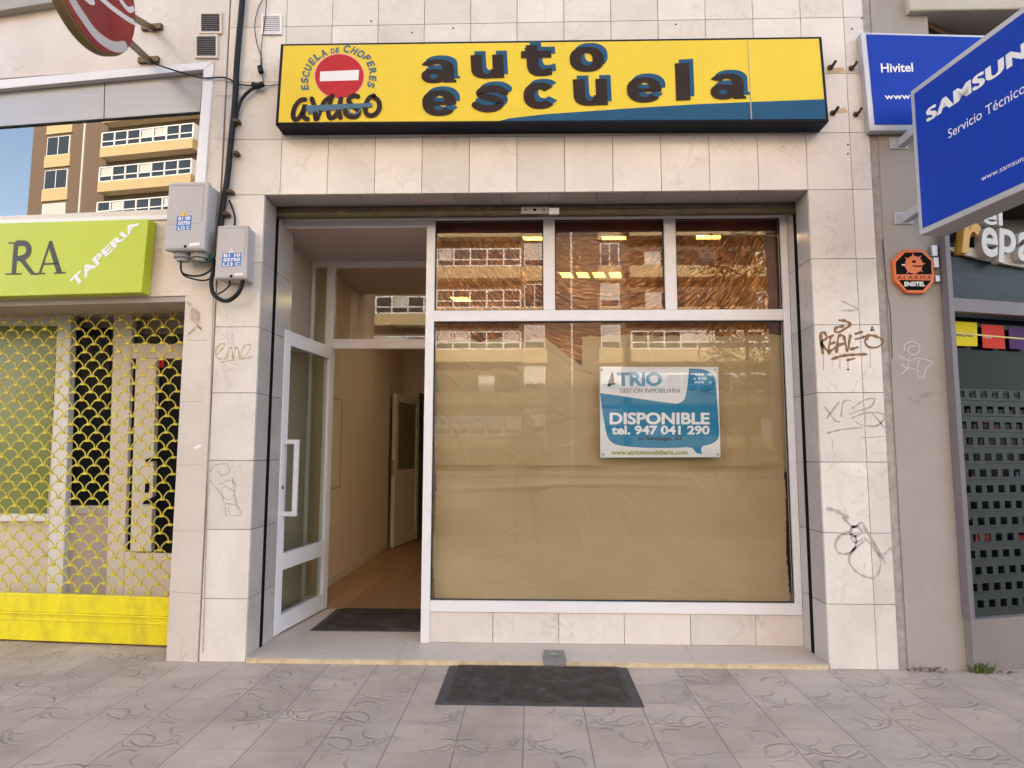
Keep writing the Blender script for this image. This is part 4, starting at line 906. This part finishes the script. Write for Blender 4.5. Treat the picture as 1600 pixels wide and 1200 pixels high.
for k in range(26):
    u = rnd.uniform(.05, 1.0); zz_ = rnd.uniform(.6, 1.6); mb.uz(RIGHT, u, u+rnd.uniform(.04,.12), zz_, zz_+.04, -.12, .01, k % 5)
mb.build("shelf_stock", [M("stock_colour", c_, .5) for c_ in cols], rb)
for q, nm, c_ in (([(1489,540),(1527.5,541),(1526.5,504),(1488,502)], "yellow_square", (.62,.50,.02)), ([(1536,543.5),(1571,545.5),(1568.5,509),(1533.6,506.5)], "red_square", (.52,.045,.03)), ([(1578,545),(1612,547),(1610,513.5),(1576,511.5)], "purple_square", (.075,.03,.11))):
    mb = MB(); mb.px(RIGHT, q, -.1, .004); mb.build(nm, M(nm+"_vinyl", c_, .6, spec=.1), rb)
mb = MB(); mb.px(RIGHT, [(1480,520),(1630,533),(1630,531),(1480,518)], -.096, .002); mb.build("yellow_line", M("thin_yellow", (.6,.5,.15), .5), rb)
mb = MB(); put(mb, "MADRID", RIGHT, [(1494,525.5),(1521,527),(1521,520.5),(1494,519)], -.0985, 0, 0, .02); mb.build("square_text", M("print_dark", (.12,.09,.02), .5), rb)
mb = MB(); put(mb, "FIBRA", RIGHT, [(1536,528),(1550,529),(1550,525),(1536,524)], -.0985, 0, 0, .02); mb.build("square_text", M("print_pale", (.6,.4,.35), .5), rb)
# metal bracket bits on the pier edge
mb = MB(); 
for q in ([(1457,400),(1466,400),(1465,383),(1455,383)], [(1459,418),(1468,418),(1467,402),(1458,402)], [(1462,440),(1470,440),(1469,430),(1461,430)]): MB().px(FRONT, q, .02, .02).build("hinge_fitting", ALUG, rb, bevel=.003)
mb = MB(); mb.box(2.095, 40, .75, 12, 0, 27); mb.box(2.096, 40, .40, .75, 4.5, 27); mb.build("masonry", M("right_masonry", (.4,.36,.33), .9), rb)  # unseen mass, stretched along the street and raised to shade it
MB().box(2.097, 6.5, .36, .74, 2.9, 3.0).build("shop_ceiling", DARKIN, rb)

# cut-out letters of the repair shop
cl = thing("fascia_letters", "raised cream letters with one orange letter over a pale swoosh on dark fascia", "shop lettering", RIGHT.P(1550, 410))
LW = M("cream_letter", (.60,.55,.50), .5, .04, 8); LO = M("orange_letter", (.62,.30,.03), .5, .05, 8)
mb = MB(); put(mb, "el", RIGHT, [(1537,350.5),(1567,352.5),(1566,325),(1536,321)], .05, 0, .05, .02); put(mb, "e", RIGHT, [(1533.5,400),(1560,403),(1559,357),(1534,353)], .05, 0, .05, .02); put(mb, "p", RIGHT, [(1561,409),(1587,414),(1588,361),(1562,356)], .05, 0, .05, .02); put(mb, "a", RIGHT, [(1591,407),(1617,410),(1616,365),(1591,361)], .05, 0, .05, .02); mb.build("cream_letter", LW, cl)
mb = MB(); put(mb, "r", RIGHT, [(1503,394.5),(1530,397),(1534,349.5),(1508,347.5)], .055, 0, .055, .03); mb.build("orange_letter", LO, cl)
mb = MB(); mb.px(RIGHT, [(1479,389),(1500,396),(1540,406),(1580,414),(1640,424),(1640,398),(1600,394),(1550,389),(1500,386),(1484,386.5)], .0, .02); mb.build("swoosh", LW, cl)

# flat blue sign
fb = Plane((0, -.055, 0))
hs = thing("wall_sign", "flat blue sign with grey frame fixed along the wall, partly hidden by the projecting one", "shop sign", fb.P(1480, 204))
oq = [(1359,204.5),(1650,202),(1645,57.5),(1345,50)]
MB().px(fb, oq, 0, .053).build("sign_frame", ALUG, hs, bevel=.006)
MB().px(fb, [(1367,194.5),(1640,193),(1636,61),(1353.5,53.5)], .003, .0025).build("blue_panel", SBLUE, hs)
mb = MB(); put(mb, "Hivitel", fb, [(1377,113.5),(1427,112),(1426,98),(1376,99)], .0045, 0, 0, .02); mb.build("lettering", WHITE, hs); mb = MB(); put(mb, "www.samsung", fb, [(1382.5,158),(1490,156),(1489,147.5),(1382,149)], .0045, 0, 0, .02); mb.build("lettering", WHITE, hs)
# projecting blue sign
import itertools
SS_a = math.atan2(.989, -.150)                # its turn from the wall line
SSp = Plane((FRONT.P(1422, 143, .2).x, -.2, 0), R(-81.4))      # its face, seen from the street's left
if SSp.n.x > 0: SSp.n = -SSp.n
ps = thing("projecting_sign", "large blue service centre sign projecting over the pavement on two wall brackets", "projecting sign", SSp.P(1480, 350))
a0, z0s = SSp.uz(1422, 143); zt_s = SSp.uz(1422, 143)[1]; zb_s = SSp.uz(1442, 366)[1]
usgn = 1 if SSp.uz(1600, 0)[0] > a0 else -1
mb = MB(); uA, uB = a0, a0+usgn*1.05; lo_, hi_ = min(uA,uB), max(uA,uB)
mb.prism([SSp.Q(lo_,zb_s,0), SSp.Q(hi_,zb_s,0), SSp.Q(hi_,zt_s,0), SSp.Q(lo_,zt_s,0)], -SSp.n*.16); mb.build("sign_case", ALUG, ps, bevel=.006)
e = .034
mb = MB(); mb.prism([SSp.Q(lo_+e,zb_s+e,.003), SSp.Q(hi_-e,zb_s+e,.003), SSp.Q(hi_-e,zt_s-e,.003), SSp.Q(lo_+e,zt_s-e,.003)], -SSp.n*.0025); mb.build("blue_panel", SBLUE, ps)
def putS(mb, txt, uoff, zc, hgt, wid, bold, spc=1, do=0):
    v, f = glyphs(txt, bold, 0, spc); base = a0+usgn*uoff
    pt = [SSp.Q(base+usgn*wid*s_, zc+hgt*t_, .0045+do) for s_, t_ in v]
    def up_(fc):
        q = [pt[i] for i in fc]; return fc if (q[1]-q[0]).cross(q[2]-q[0]).dot(SSp.n) > 0 else fc[::-1]
    mb.add(pt, [up_(x) for x in f])
def SU(px, py): u_, z_ = SSp.uz(px, py); return (u_-a0)*usgn, z_
mb = MB(); s0, z0_ = SU(1449, 192); s1, z1_ = SU(1601, 108); _, zt_ = SU(1458, 165)
[putS(mb, "SAMSUNG", s0+k_*.008, z0_, zt_-z0_, (s1-s0)*1.22, .012, 1.12, k_*.0001) for k_ in range(3)]
mb.build("lettering", WHITE, ps); mb = MB(); s0, z0_ = SU(1483, 217); s1, _ = SU(1553, 167); _, zt_ = SU(1488, 199); putS(mb, "Servicio Técnico", s0, z0_, zt_-z0_, (s1-s0)*1.62, .0)
mb.build("lettering", WHITE, ps); mb = MB(); s0, z0_ = SU(1535, 286); s1, _ = SU(1600, 256); _, zt_ = SU(1537, 277); putS(mb, "www.samsung.es", s0, z0_, zt_-z0_, (s1-s0)*1.3, .0)
mb.build("lettering", WHITE, ps)
mb = MB()
for px_, py_ in ((1424,210),(1434,328)):
    p = SSp.P(px_, py_, -.08)+Vector((0,0,0)); q = Vector((p.x-.02, -.002, p.z-.02)); mb = MB(); mb.bar(p+Vector((0,-.05,0)), q, .05, .05); mb.box(q.x-.07, q.x+.04, -.006, .0, q.z-.035, q.z+.04)
    mb.build("bracket", ALUG, ps, bevel=.003)

# octagonal alarm plate
AP = Plane((0, -.03, 0))
al = thing("alarm_plate", "orange and black octagonal alarm plate on the grey pier", "alarm sign", AP.P(1428, 458))
ORG = M("alarm_orange", (.66,.13,.02), .45, .05, 10)
ka = lambda pts: K(1360, 340, 6.667, pts)
oc = ka([(385,785),(565,785),(668,665),(655,440),(545,330),(340,335),(235,450),(255,660)]); MB().px(AP, oc, 0, .029).build("plate", ORG, al, bevel=.003)
mb = MB(); mb.px(AP, ka([(270,590),(640,590),(632,450),(535,362),(360,365),(265,465)]), .0015, .001); mb.px(AP, ka([(380,755),(550,755),(632,655),(295,650)]), .0015, .001); put(mb, "ALARMA", AP, ka(rect(278,605,640,642)), .0016, 0, 0, -.01, 0, 1.3); mb.build("black_field", BLACK, al)
mb = MB(); cx, cy = 453, 490
mb.px(AP, ka([(cx+92*math.cos(2*math.pi*k/30), cy-92*math.sin(2*math.pi*k/30)) for k in range(30)]), .0022, .0006)
for k in range(8):
    an = math.pi*k/4+.1; mb.px(AP, ka([(cx+88*math.cos(an-.12), cy-88*math.sin(an-.12)), (cx+88*math.cos(an+.12), cy-88*math.sin(an+.12)), (cx+125*math.cos(an), cy-125*math.sin(an))]), .0024, .0006)
mb.build("gear_emblem", ORG, al)
mb = MB(); mb.px(AP, ka([(430,470),(475,470),(470,445),(440,445)]), .003, .0005); mb.px(AP, ka([(440,510),(575,515),(560,500),(440,498)]), .003, .0005); mb.build("emblem_cut", BLACK, al)
mb = MB(); put(mb, "ENSITEL", AP, ka(rect(355,668,570,715)), .0024, 0, 0, .03); mb.px(AP, ka(rect(325,486,360,494)), .003, .0005); mb.build("white_text", WHITE, al)

# weed and dry leaves at the foot of the pier
wd = MB(); rnd = random.Random(2); base = FRONT.P(1497, 1048); base = Vector((2.53, -.03, .0))
for k in range(46):
    a_ = rnd.uniform(0, 6.28); r_ = rnd.uniform(.005,.05); p = base+Vector((math.cos(a_)*r_*1.3, -abs(math.sin(a_))*r_*.6, 0)); h_ = rnd.uniform(.02,.07); d_ = Vector((rnd.uniform(-.03,.03), rnd.uniform(-.03,.01), h_)); s_ = Vector((rnd.uniform(-.006,.006), .004, 0))
    wd.add([p-s_, p+s_, p+d_*.6+s_*1.2, p+d_, p+d_*.6-s_*1.2], [(0,1,2,3,4)])
tag(wd.build("weed", M("weed_green", (.10,.13,.03), .7, .3, 40)), "small green weed growing at the foot of the grey pier", "plant")
lf = MB()
for k in range(30):
    p = Vector((rnd.choice((2.17,2.2,2.3,2.62,2.7))+rnd.uniform(-.06,.06), -.01-rnd.random()*.05, .004+rnd.random()*.02)); a_ = rnd.uniform(0,6.28); d_ = Vector((math.cos(a_)*.02, math.sin(a_)*.012, rnd.uniform(-.004,.012))); s_ = Vector((-math.sin(a_)*.009, math.cos(a_)*.006, .003))
    lf.add([p-d_, p+s_, p+d_, p-s_], [(0,1,2,3)])
tag(lf.build("fallen_leaves", M("dry_leaf", (.13,.07,.035), .8, .3, 30)), "dry brown leaves and grit gathered along the foot of the grey pier", "leaf litter", kind="stuff")

# ------------------------------------------------------------------ across the street (seen in the panes)
ab = thing("apartment_building", "tall brick apartment block with cream balconies across the street, mirrored in the window panes", "apartment block", (-15, -43, 0))
BRICK = M("brown_brick", (.15,.105,.075), .85, .12, 4, .2, 30, stretch=(1,1,4)); CREAMB = M("cream_spandrel", (.50,.385,.21), .7, .05, 2); WFR = M("white_glazing_bar", (.8,.8,.8), .5); WPANE = M("flat_window_glass", (.03,.04,.05), .1, spec=.8); BLIND = M("pale_blind", (.55,.52,.50), .7); DKR = M("open_balcony_shade", (.035,.025,.02), .9)
YB = -40; mb = MB()
mb.box(-49, 24, -56, YB, 0, 34); mb.build("brick_wall", BRICK, ab)
mb = MB()
for x_ in (2.72, -43.9, 20.0): mb.box(x_-.07, x_+.07, YB, YB+.12, 0, 34)
mb.build("drainpipe", M("pale_pipe", (.6,.58,.55), .6), ab)
floors = [(8.1-.84+2.85*k) for k in range(-2, 9)]
bal = [(-41.5,-33.2),(-31.0,-22.5),(-20.5,-12.0),(-11.0,-.70),(6.6,18.6)]; wc = [(-47.6,-45.1),(-32.9,-31.2),(-22.3,-20.7),(-.65,1.06),(4.54,6.15),(20.5,23)]
rnd = random.Random(11)
for k, z in enumerate(floors):
    for (x0, x1) in bal:
        style = rnd.choice((0,0,1,0)); mb = MB()
        mb.box(x0, x1, YB, YB+.9, z, z+.8, 0)
        if style == 0:
            mb.box(x0+.05, x1-.05, YB+.0, YB+.78, z+.8, z+2.05, 2); n = max(4, int((x1-x0)/1.05))
            for i in range(n+1): xx = x0+.05+(x1-x0-.1)*i/n; mb.box(xx-.05, xx+.05, YB+.0, YB+.86, z+.8, z+2.04, 1)
            for zz_ in (.82, 1.25, 1.98): mb.box(x0+.05, x1-.05, YB, YB+.84, z+zz_, z+zz_+.08, 1)
            for i in range(n):
                if rnd.random() < .4: xx = x0+.05+(x1-x0-.1)*(i+.1)/n; mb.box(xx, xx+(x1-x0)/n*.8, YB, YB+.80, z+1.35, z+1.95, 4)
        else:
            mb.box(x0+.1, x1-.1, YB, YB+.05, z+.8, z+2.05, 3)  # near-black panel stands for the shade inside an open balcony
            for i in range(3): xx = x0+(x1-x0)*(i+.3)/3.2; mb.box(xx, xx+1.1, YB+.05, YB+.1, z+.8, z+2.0, 4 if i != 1 else 2)
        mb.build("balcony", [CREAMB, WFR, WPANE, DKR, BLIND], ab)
    for (x0, x1) in wc:
        mb = MB(); mb.box(x0, x1, YB, YB+.12, z, z+1.0, 0); mb.box(x0+.15, x1-.15, YB, YB+.1, z+1.0, z+2.6, 1); 
        if rnd.random() < .6: mb.box(x0+.22, x1-.22, YB, YB+.12, z+1.5, z+2.55, 4); mb.box(x0+.22, x1-.22, YB, YB+.12, z+1.05, z+1.45, 2)
        else: mb.box(x0+.22, (x0+x1)/2-.04, YB, YB+.12, z+1.05, z+2.55, 2); mb.box((x0+x1)/2+.04, x1-.22, YB, YB+.12, z+1.05, z+2.55, 2)
        mb.build("window", [CREAMB, WFR, WPANE, DKR, BLIND], ab)
# street tree
tr = thing("street_tree", "leafy street tree across the road, mirrored in the window beside the blue notice", "tree", (9.6, -25, 0))
mb = MB(); mb.tube([(9.6,-25,0),(9.55,-25,2),(9.7,-25.1,4.5),(9.6,-25,8),(9.8,-25,10.5)], .16, 8, rend=.03)
for k in range(14):
    z_ = 3.2+k*.5; a_ = k*2.4; mb.tube([(9.62,-25,z_),(9.62+math.cos(a_)*.8,-25+math.sin(a_)*.8,z_+.5),(9.62+math.cos(a_)*1.6,-25+math.sin(a_)*1.6,z_+.8)], .05, 5, rend=.012, smooth=3)
mb.build("trunk", M("bark", (.09,.07,.05), .9, .2, 10), tr)
mb = MB(); rnd = random.Random(8)
for k in range(4200):
    cl_ = k % 42; a_ = cl_*2.4; hz = 3.6+(cl_/42)*7.6; rr = 1.9*(1-((hz-7)/5.5)**2)**.5 if abs(hz-7) < 5.4 else .5
    c_ = Vector((9.62+math.cos(a_)*rr*.75, -25+math.sin(a_)*rr*.75, hz))+Vector((rnd.gauss(0,.36), rnd.gauss(0,.36), rnd.gauss(0,.32)))
    d_ = Vector((rnd.gauss(0,1), rnd.gauss(0,1), rnd.gauss(0,.6))).normalized()*rnd.uniform(.06,.12); s_ = d_.orthogonal().normalized()*.05
    mb.add([c_-d_, c_+s_, c_+d_, c_-s_], [(0,1,2,3)])
mb.build("crown", M("leaf_green", (.06,.075,.025), .6, .35, 2), tr)

# ------------------------------------------------------------------ the photographer, seen only as a reflection in the pane
def person():
    X0, Y0 = -.06, -4.33; V = []; Ed = []; Rr = []
    def v(x, y, z, r, r2=None, par=None):
        V.append((X0+x, Y0+y, z)); Rr.append((r, r2 or r))
        if par is not None: Ed.append((par, len(V)-1))
        return len(V)-1
    pel = v(0,0,.93,.155,.11); sp_ = v(0,0,1.12,.14,.10,pel); ch = v(0,.01,1.32,.165,.115,sp_); nb = v(0,0,1.46,.075,None,ch); nk = v(0,.01,1.52,.056,None,nb); hd = v(0,.02,1.61,.082,.098,nk); v(0,.01,1.69,.072,.085,hd); v(0,.115,1.60,.016,None,hd)
    for s_ in (-1, 1):
        sh_ = v(s_*.17,0,1.41,.065,None,ch); el = v(s_*.25,.02,1.14,.05,None,sh_); wr = v(s_*.15,.20,1.17,.032,None,el); hn = v(s_*.10+.05,.245,1.20,.030,.018,wr)
        for k in range(4):
            a1 = v(s_*(.085)+.05,.27+.004*k,1.17+.022*k,.0095,None,hn); v(s_*(.055+.005*(k%2))+.05,.285,1.172+.022*k,.0085,None,a1)
        t1 = v(s_*.085+.05,.235,1.235,.011,None,hn); v(s_*.06+.05,.25,1.25,.009,None,t1)
        hp = v(s_*.095,0,.86,.10,None,pel); kn = v(s_*.125,.02,.48,.068,None,hp); an = v(s_*.135,-.02,.10,.046,None,kn); v(s_*.15,.13,.045,.042,None,an)
    me = bpy.data.meshes.new("person"); me.from_pydata(V, Ed, []); o = bpy.data.objects.new("person", me); COL.objects.link(o)
    sk = o.modifiers.new("skin", 'SKIN'); sd = o.modifiers.new("sub", 'SUBSURF'); sd.levels = 2; sd.render_levels = 2
    if not me.skin_vertices: me.attributes.new("skin", 'FLOAT', 'POINT')
    for i, r in enumerate(Rr): me.skin_vertices[0].data[i].radius = r
    me.skin_vertices[0].data[0].use_root = True
    dg = bpy.context.evaluated_depsgraph_get(); m2 = bpy.data.meshes.new_from_object(o.evaluated_get(dg)); bpy.data.objects.remove(o)
    mats = [M("skin_tone", (.45,.26,.19), .6), M("dark_jacket", (.03,.032,.04), .8, .15, 12), M("dark_trousers", (.025,.028,.045), .8, .15, 12), M("dark_shoes", (.03,.025,.02), .6)]
    m2.materials.clear(); [m2.materials.append(q) for q in mats]
    for p in m2.polygons:
        z, y = p.center.z, p.center.y-Y0; p.use_smooth = True
        p.material_index = 0 if z > 1.50 or (y > .20 and z > 1.1) else 1 if z > .80 else 2 if z > .11 else 3
    mb = MB(); mb.v = [q.co.copy() for q in m2.vertices]; mb.f = [tuple(p.vertices) for p in m2.polygons]; mb.m = [p.material_index for p in m2.polygons]
    o = tag(mb.build("person", mats, smooth=True), "person in dark jacket and trousers taking the photo, mirrored faintly in the papered window", "person")
    mb = MB(); hv = []; n = 16
    for j in range(7):
        t_ = math.pi*.62*j/6
        for i in range(n): a_ = 2*math.pi*i/n; hv.append((X0+math.sin(t_)*math.cos(a_)*.094, Y0+.005+math.sin(t_)*math.sin(a_)*.112-(.02 if math.sin(a_) > .2 and t_ > 1 else 0), 1.635+math.cos(t_)*.128))
    mb.add(hv, [(j*n+i, (j+1)*n+i, (j+1)*n+(i+1)%n, j*n+(i+1)%n) for j in range(6) for i in range(n) if not (j > 2 and 2 <= i <= 5)])
    mb.build("hair", M("dark_hair", (.03,.02,.015), .7), o, smooth=True)
    return o
person()
MB().box(-.075, .075, -4.052, -4.042, 1.185, 1.262).build("phone", BLACK, bevel=.003, label="black phone held up in both hands by the mirrored photographer", category="phone")
